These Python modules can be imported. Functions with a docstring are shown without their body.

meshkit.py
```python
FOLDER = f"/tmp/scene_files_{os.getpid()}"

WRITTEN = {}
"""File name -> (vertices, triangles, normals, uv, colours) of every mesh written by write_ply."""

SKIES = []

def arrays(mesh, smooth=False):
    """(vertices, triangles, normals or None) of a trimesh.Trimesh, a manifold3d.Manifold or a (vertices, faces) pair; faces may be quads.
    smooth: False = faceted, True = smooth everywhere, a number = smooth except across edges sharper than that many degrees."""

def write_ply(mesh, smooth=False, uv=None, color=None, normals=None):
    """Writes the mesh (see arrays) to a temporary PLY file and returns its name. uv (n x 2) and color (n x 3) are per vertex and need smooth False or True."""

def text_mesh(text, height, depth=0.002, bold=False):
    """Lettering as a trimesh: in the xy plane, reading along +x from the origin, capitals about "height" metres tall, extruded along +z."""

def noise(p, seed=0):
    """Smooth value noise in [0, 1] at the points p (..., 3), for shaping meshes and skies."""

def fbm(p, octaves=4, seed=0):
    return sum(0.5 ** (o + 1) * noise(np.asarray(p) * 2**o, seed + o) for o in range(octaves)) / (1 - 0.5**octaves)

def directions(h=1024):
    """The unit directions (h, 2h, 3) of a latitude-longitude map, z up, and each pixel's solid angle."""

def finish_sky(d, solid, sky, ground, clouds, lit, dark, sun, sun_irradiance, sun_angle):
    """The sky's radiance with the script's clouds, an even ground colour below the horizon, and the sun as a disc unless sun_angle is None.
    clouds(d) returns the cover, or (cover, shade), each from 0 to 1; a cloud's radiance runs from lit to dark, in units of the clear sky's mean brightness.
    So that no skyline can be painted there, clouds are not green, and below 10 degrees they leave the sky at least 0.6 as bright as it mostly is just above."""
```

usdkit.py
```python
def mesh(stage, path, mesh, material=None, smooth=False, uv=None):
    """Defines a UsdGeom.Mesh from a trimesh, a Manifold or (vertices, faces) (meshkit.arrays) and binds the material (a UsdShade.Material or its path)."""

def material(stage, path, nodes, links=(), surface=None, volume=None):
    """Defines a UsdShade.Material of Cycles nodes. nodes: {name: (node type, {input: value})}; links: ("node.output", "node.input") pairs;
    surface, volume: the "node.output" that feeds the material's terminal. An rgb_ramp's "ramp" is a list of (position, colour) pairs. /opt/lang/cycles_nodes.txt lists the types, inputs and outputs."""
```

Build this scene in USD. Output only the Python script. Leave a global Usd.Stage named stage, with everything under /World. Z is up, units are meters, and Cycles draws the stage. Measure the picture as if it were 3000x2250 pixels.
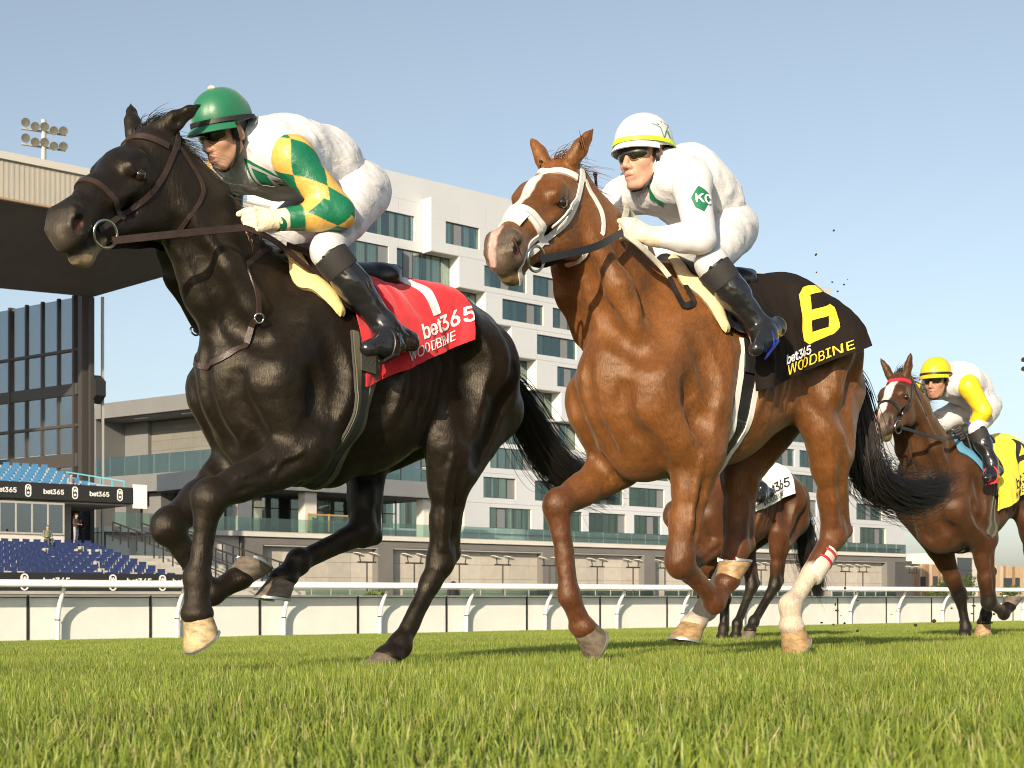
import math, random
import numpy as np, trimesh, shapely
from scipy import ndimage
import usdkit, meshkit
from pxr import Usd, UsdGeom, UsdLux, UsdShade, Sdf, Gf, Vt

random.seed(7)
RNG = np.random.default_rng(7)
stage = Usd.Stage.CreateInMemory()
UsdGeom.SetStageUpAxis(stage, 'Z')
UsdGeom.SetStageMetersPerUnit(stage, 1.0)
UsdGeom.Xform.Define(stage, '/World')
UsdGeom.Scope.Define(stage, '/World/Looks')

# ---------------------------------------------------------------- camera, sky, sun, exposure
CAM_Z = 0.265
cam = UsdGeom.Camera.Define(stage, '/World/camera')
cam.AddTranslateOp().Set((0, 0, CAM_Z))
cam.AddRotateXYZOp().Set((90, 0, 0))                      # level, looking along +y; the lens is shifted up
cam.CreateHorizontalApertureAttr(36.0)
cam.CreateVerticalApertureAttr(27.0)
cam.CreateFocalLengthAttr(36.0 * 4272 / 3000)
cam.CreateVerticalApertureOffsetAttr(36.0 * (1751 - 1125) / 3000)
cam.CreateClippingRangeAttr((0.05, 5000.0))
cam.CreateFocusDistanceAttr(5.3)
cam.CreateFStopAttr(16.0)
cam.CreateExposureAttr(0.76)

SUN_EL = math.radians(18.5)
SUN_AZ = math.atan2(-0.325, -0.945)                          # atan2(x, y) of the direction towards the sun
sun_dir = np.array([math.sin(SUN_AZ) * math.cos(SUN_EL), math.cos(SUN_AZ) * math.cos(SUN_EL), math.sin(SUN_EL)])
dome = UsdLux.DomeLight.Define(stage, '/World/sky')
sky_mat = usdkit.material(stage, '/World/Looks/sky_air', {
    'sky': ('sky_texture', {'sky_type': 'single_scattering', 'sun_disc': False, 'sun_elevation': SUN_EL, 'sun_rotation': SUN_AZ,
                            'air_density': 1.0, 'aerosol_density': 1.8, 'ozone_density': 1.8, 'altitude': 150.0}),
    'hs': ('hsv', {'hue': 0.492, 'saturation': 0.66, 'value': 1.08}),
    'bg': ('background_shader', {'strength': 0.090})}, [('sky.color', 'hs.color'), ('hs.color', 'bg.color')], surface='bg.background')
UsdShade.MaterialBindingAPI.Apply(dome.GetPrim()).Bind(sky_mat)
sun = UsdLux.DistantLight.Define(stage, '/World/sun')
sun.CreateNormalizeAttr(True)
sun.CreateIntensityAttr(1.15)
sun.CreateAngleAttr(0.5)
sun.CreateColorAttr(Gf.Vec3f(1.0, 0.85, 0.63))
q = trimesh.geometry.align_vectors([0, 0, 1], sun_dir)
sun.AddTransformOp().Set(Gf.Matrix4d(*np.array(q).T.ravel().tolist()))

# ---------------------------------------------------------------- helpers
USED = {}
def path_in(parent, name):
    base = parent.GetPath().pathString if parent is not None else '/World'
    k = (base, name)
    n = USED.get(k, -1) + 1
    USED[k] = n
    return f'{base}/{name}' + (f'_{n:03d}' if n else '')

def tag(p, label=None, category=None, group=None, kind=None):
    p = p.GetPrim() if hasattr(p, 'GetPrim') else p
    for k, v in (('label', label), ('category', category), ('group', group), ('kind', kind)):
        if v:
            p.SetCustomDataByKey(k, v)
    return p

def thing(name, label, category, loc=(0, 0, 0), deg=0.0, group=None, kind=None):
    x = UsdGeom.Xform.Define(stage, path_in(None, name))
    x.AddTranslateOp().Set(Gf.Vec3d(*map(float, loc)))
    if deg:
        x.AddRotateZOp().Set(float(deg))
    return tag(x, label, category, group, kind)

def obj(name, mesh, mat, parent=None, smooth=False, col=None, label=None, category=None, group=None, kind=None, extra=None):
    v, f, n = meshkit.arrays(mesh, smooth)
    m = UsdGeom.Mesh.Define(stage, path_in(parent, name))
    m.CreatePointsAttr(Vt.Vec3fArray.FromNumpy(np.ascontiguousarray(v, dtype=np.float32)))
    m.CreateFaceVertexCountsAttr(Vt.IntArray.FromNumpy(np.full(len(f), 3, np.int32)))
    m.CreateFaceVertexIndicesAttr(Vt.IntArray.FromNumpy(np.ascontiguousarray(f, dtype=np.int32).ravel()))
    m.CreateSubdivisionSchemeAttr('none')
    if n is not None:
        m.CreateNormalsAttr(Vt.Vec3fArray.FromNumpy(np.ascontiguousarray(n, dtype=np.float32)))
        m.SetNormalsInterpolation('vertex')
    if col is not None:
        UsdGeom.PrimvarsAPI(m).CreatePrimvar('col', Sdf.ValueTypeNames.Color3fArray, 'vertex').Set(Vt.Vec3fArray.FromNumpy(np.ascontiguousarray(col, dtype=np.float32)))
    UsdShade.MaterialBindingAPI.Apply(m.GetPrim()).Bind(mat)
    return tag(m, label, category, group, kind)

def mat(name, nodes, links=(), surface='p.BSDF'):
    return usdkit.material(stage, '/World/Looks/' + name, nodes, links, surface=surface)

def plain(name, color, rough=0.6, metal=0.0, spec=0.5, coat=0.0, vary=0.0, scale=6.0, bump=0.0, bscale=60.0, sheen=0.0, tint2=None):
    """One colour, with optional soft tone variation and fine relief."""
    nodes = {'p': ('principled_bsdf', {'base_color': color, 'roughness': rough, 'metallic': metal, 'specular_ior_level': spec, 'coat_weight': coat, 'sheen_weight': sheen})}
    links = []
    if vary or bump:
        nodes['tc'] = ('texture_coordinate', {})
    if vary:
        c2 = tint2 or tuple(c * (1 - vary) for c in color)
        nodes['n'] = ('noise_texture', {'scale': scale, 'detail': 5.0, 'roughness': 0.62})
        nodes['r'] = ('rgb_ramp', {'ramp': [(0.32, c2), (0.68, color)]})
        links += [('tc.object', 'n.vector'), ('n.fac', 'r.fac'), ('r.color', 'p.base_color')]
    if bump:
        nodes['bn'] = ('noise_texture', {'scale': bscale, 'detail': 4.0})
        nodes['b'] = ('bump', {'strength': bump, 'distance': 0.01})
        links += [('tc.object', 'bn.vector'), ('bn.fac', 'b.height'), ('b.normal', 'p.normal')]
    return mat(name, nodes, links)

def painted(name, rough=0.5, spec=0.5, sheen=0.0, bump=0.0, bscale=60.0, stretch=(1, 1, 1), vary=0.0, vscale=8.0, coat=0.0, bdist=0.01):
    """Base colour from the mesh's own colour pattern (coat markings, cloth patterns), with fine variation."""
    nodes = {'a': ('attribute', {'attribute': 'col'}), 'tc': ('texture_coordinate', {}),
             'p': ('principled_bsdf', {'roughness': rough, 'specular_ior_level': spec, 'sheen_weight': sheen, 'coat_weight': coat, 'coat_roughness': 0.25})}
    links = []
    src = 'a.color'
    if vary:
        nodes['n'] = ('noise_texture', {'scale': vscale, 'detail': 6.0, 'roughness': 0.65})
        nodes['mr'] = ('map_range', {'from_min': 0.3, 'from_max': 0.7, 'to_min': 1 - vary, 'to_max': 1 + vary})
        nodes['mx'] = ('vector_math', {'math_type': 'multiply'})
        links += [('tc.object', 'n.vector'), ('n.fac', 'mr.value'), ('a.color', 'mx.vector1'), ('mr.result', 'mx.vector2')]
        src = 'mx.vector'
    links.append((src, 'p.base_color'))
    if bump:
        nodes['mp'] = ('mapping', {'scale': stretch})
        nodes['bn'] = ('noise_texture', {'scale': bscale, 'detail': 5.0, 'roughness': 0.6})
        nodes['b'] = ('bump', {'strength': bump, 'distance': bdist})
        links += [('tc.object', 'mp.vector'), ('mp.vector', 'bn.vector'), ('bn.fac', 'b.height'), ('b.normal', 'p.normal')]
    return mat(name, nodes, links)

def box(x0, x1, y0, y1, z0, z1):
    b = trimesh.creation.box((x1 - x0, y1 - y0, z1 - z0))
    b.apply_translation(((x0 + x1) / 2, (y0 + y1) / 2, (z0 + z1) / 2))
    return b

def join(ms):
    return trimesh.util.concatenate([m for m in ms if m is not None])

def tube(points, radii, n=10, cap=True):
    p = np.asarray(points, float)
    r = np.broadcast_to(np.asarray(radii, float), (len(p),))
    t = np.gradient(p, axis=0)
    t /= np.maximum(np.linalg.norm(t, axis=1, keepdims=True), 1e-9)
    up = np.array([0, 0, 1.0]) if abs(t[0][2]) < 0.9 else np.array([1.0, 0, 0])
    V = []
    a = np.linspace(0, 2 * np.pi, n, endpoint=False)
    u = np.cross(t[0], up); u /= np.linalg.norm(u)
    for i in range(len(p)):
        u = u - t[i] * (u @ t[i]); u /= max(np.linalg.norm(u), 1e-9)
        w = np.cross(t[i], u)
        V.append(p[i] + r[i] * (np.cos(a)[:, None] * u + np.sin(a)[:, None] * w))
    V = np.vstack(V)
    F = []
    for i in range(len(p) - 1):
        for j in range(n):
            k = (j + 1) % n
            A, B, C, D = i * n + j, i * n + k, (i + 1) * n + k, (i + 1) * n + j
            F += [(A, B, C), (A, C, D)]
    if cap:
        c0, c1 = len(V), len(V) + 1
        V = np.vstack([V, p[0], p[-1]])
        for j in range(n):
            k = (j + 1) % n
            F += [(c0, k, j), (c1, (len(p) - 1) * n + j, (len(p) - 1) * n + k)]
    return trimesh.Trimesh(V, np.array(F), process=False)

def spline(pts, n):
    """Catmull-Rom through the points."""
    p = np.asarray(pts, float)
    q = np.vstack([2 * p[0] - p[1], p, 2 * p[-1] - p[-2]])
    out = []
    s = np.linspace(0, len(p) - 1 - 1e-9, n)
    for x in s:
        i = int(x); t = x - i
        a, b, c, d = q[i], q[i + 1], q[i + 2], q[i + 3]
        out.append(0.5 * (2 * b + (c - a) * t + (2 * a - 5 * b + 4 * c - d) * t * t + (3 * b - a - 3 * c + d) * t ** 3))
    return np.array(out)

def ribbon(pts, width, thick, normal_of, n=None):
    """A flat strap along pts; normal_of(points) gives the direction its face looks to."""
    p = np.asarray(pts, float)
    t = np.gradient(p, axis=0); t /= np.linalg.norm(t, axis=1, keepdims=True)
    nn = np.asarray(normal_of(p), float)
    nn = nn - t * (nn * t).sum(1, keepdims=True); nn /= np.maximum(np.linalg.norm(nn, axis=1, keepdims=True), 1e-9)
    b = np.cross(t, nn)
    w = np.broadcast_to(np.asarray(width, float), (len(p),))[:, None] / 2
    V = np.stack([p + b * w + nn * thick, p - b * w + nn * thick, p - b * w - nn * thick, p + b * w - nn * thick], 1).reshape(-1, 3)
    F = []
    for i in range(len(p) - 1):
        for j in range(4):
            k = (j + 1) % 4
            A, B, C, D = 4 * i + j, 4 * i + k, 4 * i + 4 + k, 4 * i + 4 + j
            F += [(A, B, C), (A, C, D)]
    e = 4 * (len(p) - 1)
    F += [(0, 2, 1), (0, 3, 2), (e, e + 1, e + 2), (e, e + 2, e + 3)]
    m = trimesh.Trimesh(V, np.array(F), process=False)
    m.fix_normals()
    return m

# ---------------------------------------------------------------- bodies as smooth solids
class Solid:
    """A smoothly blended solid of tapered limbs and ellipsoids; mesh() gives its surface."""
    def __init__(s, lo, hi, h):
        s.lo, s.h = np.array(lo, float), h
        s.n = np.ceil((np.array(hi) - s.lo) / h).astype(int) + 1
        s.g = np.full(s.n, 0.25, np.float32)

    def _box(s, lo, hi):
        a = np.clip(np.floor((np.asarray(lo) - s.lo) / s.h).astype(int), 0, s.n)
        b = np.clip(np.ceil((np.asarray(hi) - s.lo) / s.h).astype(int) + 1, 0, s.n)
        if (b <= a).any():
            return None, None
        ax = [(s.lo[i] + s.h * np.arange(a[i], b[i])).astype(np.float32) for i in range(3)]
        return tuple(slice(a[i], b[i]) for i in range(3)), (ax[0][:, None, None], ax[1][None, :, None], ax[2][None, None, :])

    def _blend(s, sl, d, k, cut):
        o = s.g[sl]
        if cut:
            hh = np.clip(0.5 - 0.5 * (o + d) / k, 0, 1)
            s.g[sl] = o * (1 - hh) - d * hh + k * hh * (1 - hh)
        else:
            hh = np.clip(0.5 + 0.5 * (d - o) / k, 0, 1)
            s.g[sl] = d * (1 - hh) + o * hh - k * hh * (1 - hh)

    def limb(s, a, b, ra, rb, lat=1.0, k=0.03, cut=False, ax=(0, 1, 0)):
        """Tapered rod from a to b; lat < 1 flattens it along the axis ax."""
        a, b, ax = np.asarray(a, float), np.asarray(b, float), np.asarray(ax, float)
        ax = ax / np.linalg.norm(ax)
        pad = max(ra, rb) * max(1, lat) + k + 2.5 * s.h
        sl, (X, Y, Z) = s._box(np.minimum(a, b) - pad, np.maximum(a, b) + pad)
        if sl is None:
            return s
        dx, dy, dz = X - a[0], Y - a[1], Z - a[2]
        d = b - a
        if lat != 1.0:
            q = (dx * ax[0] + dy * ax[1] + dz * ax[2]) * np.float32(1 / lat - 1)
            dx, dy, dz = dx + q * ax[0], dy + q * ax[1], dz + q * ax[2]
            d = d + ax * (d @ ax) * (1 / lat - 1)
        L2 = max(d @ d, 1e-9)
        t = np.clip((dx * d[0] + dy * d[1] + dz * d[2]) / L2, 0, 1)
        r = ra + (rb - ra) * t
        dd = np.sqrt((dx - t * d[0]) ** 2 + (dy - t * d[1]) ** 2 + (dz - t * d[2]) ** 2) - r
        s._blend(sl, (dd * min(1.0, (1 + lat) / 2)).astype(np.float32), k, cut)
        return s

    def chain(s, pts, lat=1.0, k=0.03, ax=(0, 1, 0)):
        """pts: (x, y, z, r) rows."""
        for p, q in zip(pts[:-1], pts[1:]):
            s.limb(p[:3], q[:3], p[3], q[3], lat, k, ax=ax)
        return s

    def egg(s, c, r, R=None, k=0.03, cut=False):
        """Ellipsoid of half axes r, turned by the matrix R (its columns the axes)."""
        c, r = np.asarray(c, float), np.asarray(r, float)
        R = np.eye(3) if R is None else np.asarray(R, float)
        ext = np.abs(R) @ r + k + 2.5 * s.h
        sl, (X, Y, Z) = s._box(c - ext, c + ext)
        if sl is None:
            return s
        X, Y, Z = X - c[0], Y - c[1], Z - c[2]
        q = [(X * R[0, i] + Y * R[1, i] + Z * R[2, i]) / r[i] for i in range(3)]
        k0 = np.sqrt(q[0] ** 2 + q[1] ** 2 + q[2] ** 2)
        k1 = np.sqrt((q[0] / r[0]) ** 2 + (q[1] / r[1]) ** 2 + (q[2] / r[2]) ** 2)
        s._blend(sl, (k0 * (k0 - 1) / np.maximum(k1, 1e-4)).astype(np.float32), k, cut)
        return s

    def rough(s, amp, scale, seed=0, octaves=3, box_=None):
        """Uneven relief."""
        idx = np.argwhere(np.abs(s.g) < 0.03)
        p = s.lo + idx * s.h
        if box_ is not None:
            inside = ((p > box_[0]) & (p < box_[1])).all(1)
            idx, p = idx[inside], p[inside]
        s.g[tuple(idx.T)] += amp * (meshkit.fbm(p * scale, octaves, seed) - 0.5) * 2
        return s

    def mesh(s, level=0.0, relax=1):
        g = s.g - level
        n = np.array(g.shape)
        sg = g < 0
        c = sg[:-1, :-1, :-1].astype(np.int8)
        tot = np.zeros(n - 1, np.int8)
        for i, j, k in np.ndindex(2, 2, 2):
            tot += sg[i:n[0] - 1 + i, j:n[1] - 1 + j, k:n[2] - 1 + k]
        cells = np.argwhere((tot > 0) & (tot < 8))
        ident = np.full(n - 1, -1, np.int32)
        ident[tuple(cells.T)] = np.arange(len(cells))
        acc, cnt = np.zeros((len(cells), 3)), np.zeros(len(cells))
        corners = [np.array(c) for c in np.ndindex(2, 2, 2)]
        for a in corners:
            for ax in range(3):
                if a[ax]:
                    continue
                b = a.copy(); b[ax] = 1
                va, vb = g[tuple((cells + a).T)], g[tuple((cells + b).T)]
                m = (va < 0) != (vb < 0)
                t = va[m] / (va[m] - vb[m])
                pt = np.tile(a, (m.sum(), 1)).astype(float)
                pt[:, ax] = t
                acc[m] += pt; cnt[m] += 1
        V = s.lo + (cells + acc / cnt[:, None]) * s.h
        F = []
        for ax in range(3):
            o1, o2 = (ax + 1) % 3, (ax + 2) % 3
            lo = [slice(None)] * 3; hi = [slice(None)] * 3
            lo[ax], hi[ax] = slice(0, -1), slice(1, None)
            cross = np.argwhere(sg[tuple(lo)] != sg[tuple(hi)])
            cross = cross[(cross[:, o1] > 0) & (cross[:, o2] > 0) & (cross[:, o1] < n[o1] - 1) & (cross[:, o2] < n[o2] - 1)]
            e1, e2 = np.eye(3, dtype=int)[o1], np.eye(3, dtype=int)[o2]
            q = [ident[tuple((cross - a).T)] for a in (0 * e1, e1, e1 + e2, e2)]
            flip = sg[tuple(cross.T)]
            Q = np.stack(q, 1)
            Q[~flip] = Q[~flip][:, ::-1]
            F.append(Q)
        F = np.vstack(F)
        m = trimesh.Trimesh(V, np.vstack([F[:, [0, 1, 2]], F[:, [0, 2, 3]]]), process=False)
        if relax:
            trimesh.smoothing.filter_taubin(m, iterations=relax * 2)
        if m.volume < 0:
            m.invert()
        return m

def turn(yaw=0, pitch=0, roll=0):
    y, p, r = map(math.radians, (yaw, pitch, roll))
    Rz = np.array([[math.cos(y), -math.sin(y), 0], [math.sin(y), math.cos(y), 0], [0, 0, 1]])
    Ry = np.array([[math.cos(p), 0, math.sin(p)], [0, 1, 0], [-math.sin(p), 0, math.cos(p)]])
    Rx = np.array([[1, 0, 0], [0, math.cos(r), -math.sin(r)], [0, math.sin(r), math.cos(r)]])
    return Rz @ Ry @ Rx
# ---------------------------------------------------------------- working on a body's surface
def sample(S, p):
    q = ((np.asarray(p, float) - S.lo) / S.h).T
    return ndimage.map_coordinates(S.g, q, order=1, mode='nearest')

def grad(S, p, e=None):
    e = e or S.h * 1.5
    p = np.asarray(p, float)
    g = np.stack([sample(S, p + d) - sample(S, p - d) for d in np.eye(3) * e], 1)
    return g / np.maximum(np.linalg.norm(g, axis=1, keepdims=True), 1e-9)

def snap(S, p, off=0.0, n=6):
    p = np.array(p, float)
    for _ in range(n):
        p -= grad(S, p) * np.clip(sample(S, p) - off, -.04, .04)[:, None]
    return p

def hit(S, o, d, r0=.02, r1=.55, off=0.0):
    """Along each ray from inside, the farthest crossing of the surface."""
    o, d = np.broadcast_to(np.asarray(o, float), np.asarray(d).shape), np.asarray(d, float)
    r = np.linspace(r0, r1, 160)
    v = np.stack([sample(S, o + d * t) for t in r], 1)
    inside = v < off
    last = np.where(inside.any(1), inside.shape[1] - 1 - np.argmax(inside[:, ::-1], 1), 0)
    nx = np.minimum(last + 1, len(r) - 1)
    a, b = v[np.arange(len(d)), last], v[np.arange(len(d)), nx]
    t = np.clip((off - a) / np.where(np.abs(b - a) < 1e-9, 1, b - a), 0, 1)
    return o + d * (r[last] + (r[nx] - r[last]) * t)[:, None]

def strap(S, pts, width, thick=.0025, off=.003, n=None, closed=False):
    p = np.asarray(pts, float)
    if closed:
        p = np.vstack([p, p[:1]])
    L = np.linalg.norm(np.diff(p, axis=0), axis=1).sum()
    p = snap(S, spline(p, n or max(8, int(L / .012))), off)
    p[1:-1] = (p[:-2] + 2 * p[1:-1] + p[2:]) / 4
    p = snap(S, p, off, 2)
    return ribbon(p, width, thick, lambda q: grad(S, q))

def ring(c, normal, R, r, n=26, m=8, sy=1.0, up=None):
    normal = np.asarray(normal, float) / np.linalg.norm(normal)
    u = np.cross(normal, up if up is not None else [0, 0, 1.0]); u /= np.linalg.norm(u)
    w = np.cross(normal, u)
    t = np.linspace(0, 2 * np.pi, n + 1)
    return tube(c + R * np.cos(t)[:, None] * u + R * sy * np.sin(t)[:, None] * w, r, m)

def slab(P, N, thick):
    """A sheet through the grid of points P (a, b, 3), thickened along N."""
    a, b = P.shape[:2]
    top, bot = (P + N * thick / 2).reshape(-1, 3), (P - N * thick / 2).reshape(-1, 3)
    i = np.arange(a * b).reshape(a, b)
    q = np.stack([i[:-1, :-1], i[1:, :-1], i[1:, 1:], i[:-1, 1:]], -1).reshape(-1, 4)
    n = a * b
    F = [q, q[:, ::-1] + n]
    for e in (i[0], i[-1][::-1], i[:, 0][::-1], i[:, -1]):
        F.append(np.stack([e[:-1], e[1:], e[1:] + n, e[:-1] + n], 1))
    F = np.vstack(F)
    m = trimesh.Trimesh(np.vstack([top, bot]), np.vstack([F[:, [0, 1, 2]], F[:, [0, 2, 3]]]), process=False)
    if m.volume < 0:
        m.invert()
    return m

def grid_normals(P):
    n = np.cross(np.gradient(P, axis=0), np.gradient(P, axis=1))
    return n / np.maximum(np.linalg.norm(n, axis=2, keepdims=True), 1e-9)

class Cloth:
    """A saddle cloth draped over the trunk between x0 (front) and x1 (rear), hanging to zb(x) on both sides."""
    def __init__(s, H, x0, x1, zb, nx=70, nv=44, seed=1, lift=.010, flare=.02, corner=.0, ztop=None):
        s.xs = np.linspace(x0, x1, nx)
        th = np.radians(np.linspace(0, 150, 130))
        L, R = [], []
        for i, x in enumerate(s.xs):
            c = np.array([x, 0, 1.12 + H.dz + (x - .5) * math.sin(H.pitch)])
            for side, out in ((1, L), (-1, R)):
                d = np.stack([0 * th, side * np.sin(th), np.cos(th)], 1)
                p = hit(H.body, c, d, off=lift)
                zz = zb(x)
                cut = np.argmax(p[:, 2] < zz) if (p[:, 2] < zz).any() else len(p) - 1
                p = p[:max(cut, 8)]
                a = np.concatenate([[0], np.cumsum(np.linalg.norm(np.diff(p, axis=0), axis=1))])
                # cloth hangs straight down once it has passed the widest place
                w = np.argmax(np.abs(p[:, 1]))
                q = p.copy(); q[w:, 1] = p[w, 1]
                p = q * .75 + p * .25
                s_ = np.linspace(0, a[-1], nv)
                out.append(np.stack([np.interp(s_, a, p[:, k]) for k in range(3)], 1))
        L, R = np.array(L), np.array(R)
        k = np.ones(5) / 5
        for A in (L, R):
            for j in range(A.shape[1]):
                for c in (1, 2):
                    A[:, j, c] = np.convolve(np.pad(A[:, j, c], 2, mode='edge'), k, 'valid')
        u = np.linspace(0, 1, nx)[:, None]; v = np.linspace(0, 1, nv)[None]
        for A, sd in ((L, 1), (R, -1)):
            pts = np.stack([u * 3.2 + 0 * v, v * 2.0 + 0 * u, 0 * u * v + seed + sd * 3], -1)
            fold = np.abs(meshkit.fbm(pts * (2.2, 1.2, 1), 3, seed) - .5) * 2
            wave = np.sin(u * 15 + 3 * v + seed) * .5 + np.sin(u * 8.3 + seed * 2)
            off = v ** 1.6 * (flare * (.6 + .4 * wave)) + fold * .014 * np.minimum(1, v * 3) + corner * np.maximum(0, u - .55) ** 1.5 * v ** 3 * 3
            A[..., 1] += sd * np.maximum(off, -.004)
            A[..., 2] += .25 * off
        s.L, s.R = L, R
        s.P = np.concatenate([R[:, :0:-1], L], 1)
        s.NL = grid_normals(L)
        if (s.NL[..., 1].mean()) < 0:
            s.NL = -s.NL

    def mesh(s):
        return slab(s.P, grid_normals(s.P), .004)

    def trim(s, t=.012):
        e = s.L[:, -1]
        return tube(e, .004, 6)

    def print_on(s, mesh, x_front, up, slope=0.0, off=.0035):
        """Lettering (x reading, y up) laid on the left side, starting x_front from the front edge, up above the hem."""
        m = mesh.copy()
        m = m.subdivide_to_size(.022, max_iter=6) if hasattr(m, 'subdivide_to_size') else m
        V = np.array(m.vertices)
        nx, nv = s.L.shape[:2]
        x = s.xs[0] - (x_front + V[:, 0])
        fi = np.clip((x - s.xs[0]) / (s.xs[-1] - s.xs[0]), 0, 1) * (nx - 1)
        seg = np.linalg.norm(np.diff(s.L, axis=1), axis=2).sum(1)
        Ls = np.interp(fi, np.arange(nx), seg)
        fj = np.clip(1 - (up + V[:, 1] + slope * V[:, 0]) / Ls, 0, 1) * (nv - 1)
        out = np.stack([ndimage.map_coordinates(s.L[..., k], [fi, fj], order=1) for k in range(3)], 1)
        nn = np.stack([ndimage.map_coordinates(s.NL[..., k], [fi, fj], order=1) for k in range(3)], 1)
        m.vertices = out + nn * (off + V[:, 2:3])
        return m

def lettering(text, height, bold=False, depth=.0012):
    m = meshkit.text_mesh(text, height, depth, bold)
    return m

def polygon_mesh(pts, depth=.0012, holes=()):
    return trimesh.creation.extrude_polygon(shapely.Polygon(pts, holes), depth, engine='earcut')

def curves(name, strands, width, mat_, parent, taper=.3):
    """Hair: one BasisCurves part; strands is a list of (n, 3) arrays."""
    c = UsdGeom.BasisCurves.Define(stage, path_in(parent, name))
    c.CreateTypeAttr('linear')
    pts = np.vstack(strands).astype(np.float32)
    c.CreatePointsAttr(Vt.Vec3fArray.FromNumpy(pts))
    c.CreateCurveVertexCountsAttr(Vt.IntArray.FromNumpy(np.array([len(x) for x in strands], np.int32)))
    w = np.concatenate([width * np.linspace(1, taper, len(x)) for x in strands]).astype(np.float32)
    c.CreateWidthsAttr(Vt.FloatArray.FromNumpy(w))
    c.SetWidthsInterpolation('vertex')
    UsdShade.MaterialBindingAPI.Apply(c.GetPrim()).Bind(mat_)
    return c

def hair_lock(root, path, n, spread, rng, seg=12, curl=.02, tip=1.0):
    """n strands that leave from around root and follow path with growing spread."""
    p = spline(path, seg)
    out = []
    for _ in range(n):
        a = rng.normal(0, 1, 3); b = rng.normal(0, 1, 3)
        t = np.linspace(0, 1, seg)[:, None]
        L = rng.uniform(.6, 1) ** .6
        q = spline(path, 60)[np.minimum((np.linspace(0, 1, seg) * L * 59).astype(int), 59)]
        s0, s1 = spread
        env = s0 + (s1 - s0) * t ** .8 * np.sin(np.pi * np.minimum(t * tip, .96)) ** .25
        out.append(q + a * env * .6 + b * curl * np.sin(t * rng.uniform(2, 6) + rng.uniform(0, 6)) * t)
    return out
# ---------------------------------------------------------------- the racecourse: t runs along the track, n across it, away from the camera
TRACK = 41.23
CT, ST = math.cos(math.radians(TRACK)), math.sin(math.radians(TRACK))
def W(t, n, z=0.0):
    return np.array([CT * t - ST * n, ST * t + CT * n, z])
def turf_z(n):
    return .11 - .0255 * n
APRON = -.62

CREAM = plain('cream_render', (.56, .54, .49), .8, vary=.10, scale=.5, bump=.15, bscale=8)
CONCRETE = plain('concrete', (.42, .40, .36), .85, vary=.25, scale=.6, bump=.2, bscale=12)
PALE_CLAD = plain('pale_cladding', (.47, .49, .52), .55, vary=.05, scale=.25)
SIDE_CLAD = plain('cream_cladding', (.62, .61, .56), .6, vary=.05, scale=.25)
STONES = [plain(f'limestone_{"abc"[i]}', c, .85, vary=.14, scale=1.6, bump=.2, bscale=14) for i, c in enumerate(((.44, .40, .34), (.48, .44, .38), (.40, .37, .32)))]
DARK_GREY = plain('dark_grey_cladding', (.15, .142, .135), .7, vary=.12, scale=.6)
MID_GREY = plain('mid_grey_cladding', (.15, .15, .15), .7, vary=.1, scale=.5)
BLOCK_GREY = plain('grey_blockwork', (.15, .145, .13), .85, vary=.12, scale=1.2)
BRONZE = plain('bronze_frame', (.040, .036, .033), .5)
ALU = plain('aluminium_frame', (.45, .44, .40), .45, .3)
GREY_PANEL = plain('grey_window_panel', (.16, .17, .18), .5)
WHITE_PAINT = plain('white_paint', (.80, .79, .75), .45, vary=.06, scale=3)
WHITE_WALL = plain('white_track_wall', (.66, .665, .64), .6, vary=.10, scale=1.3)
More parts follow.
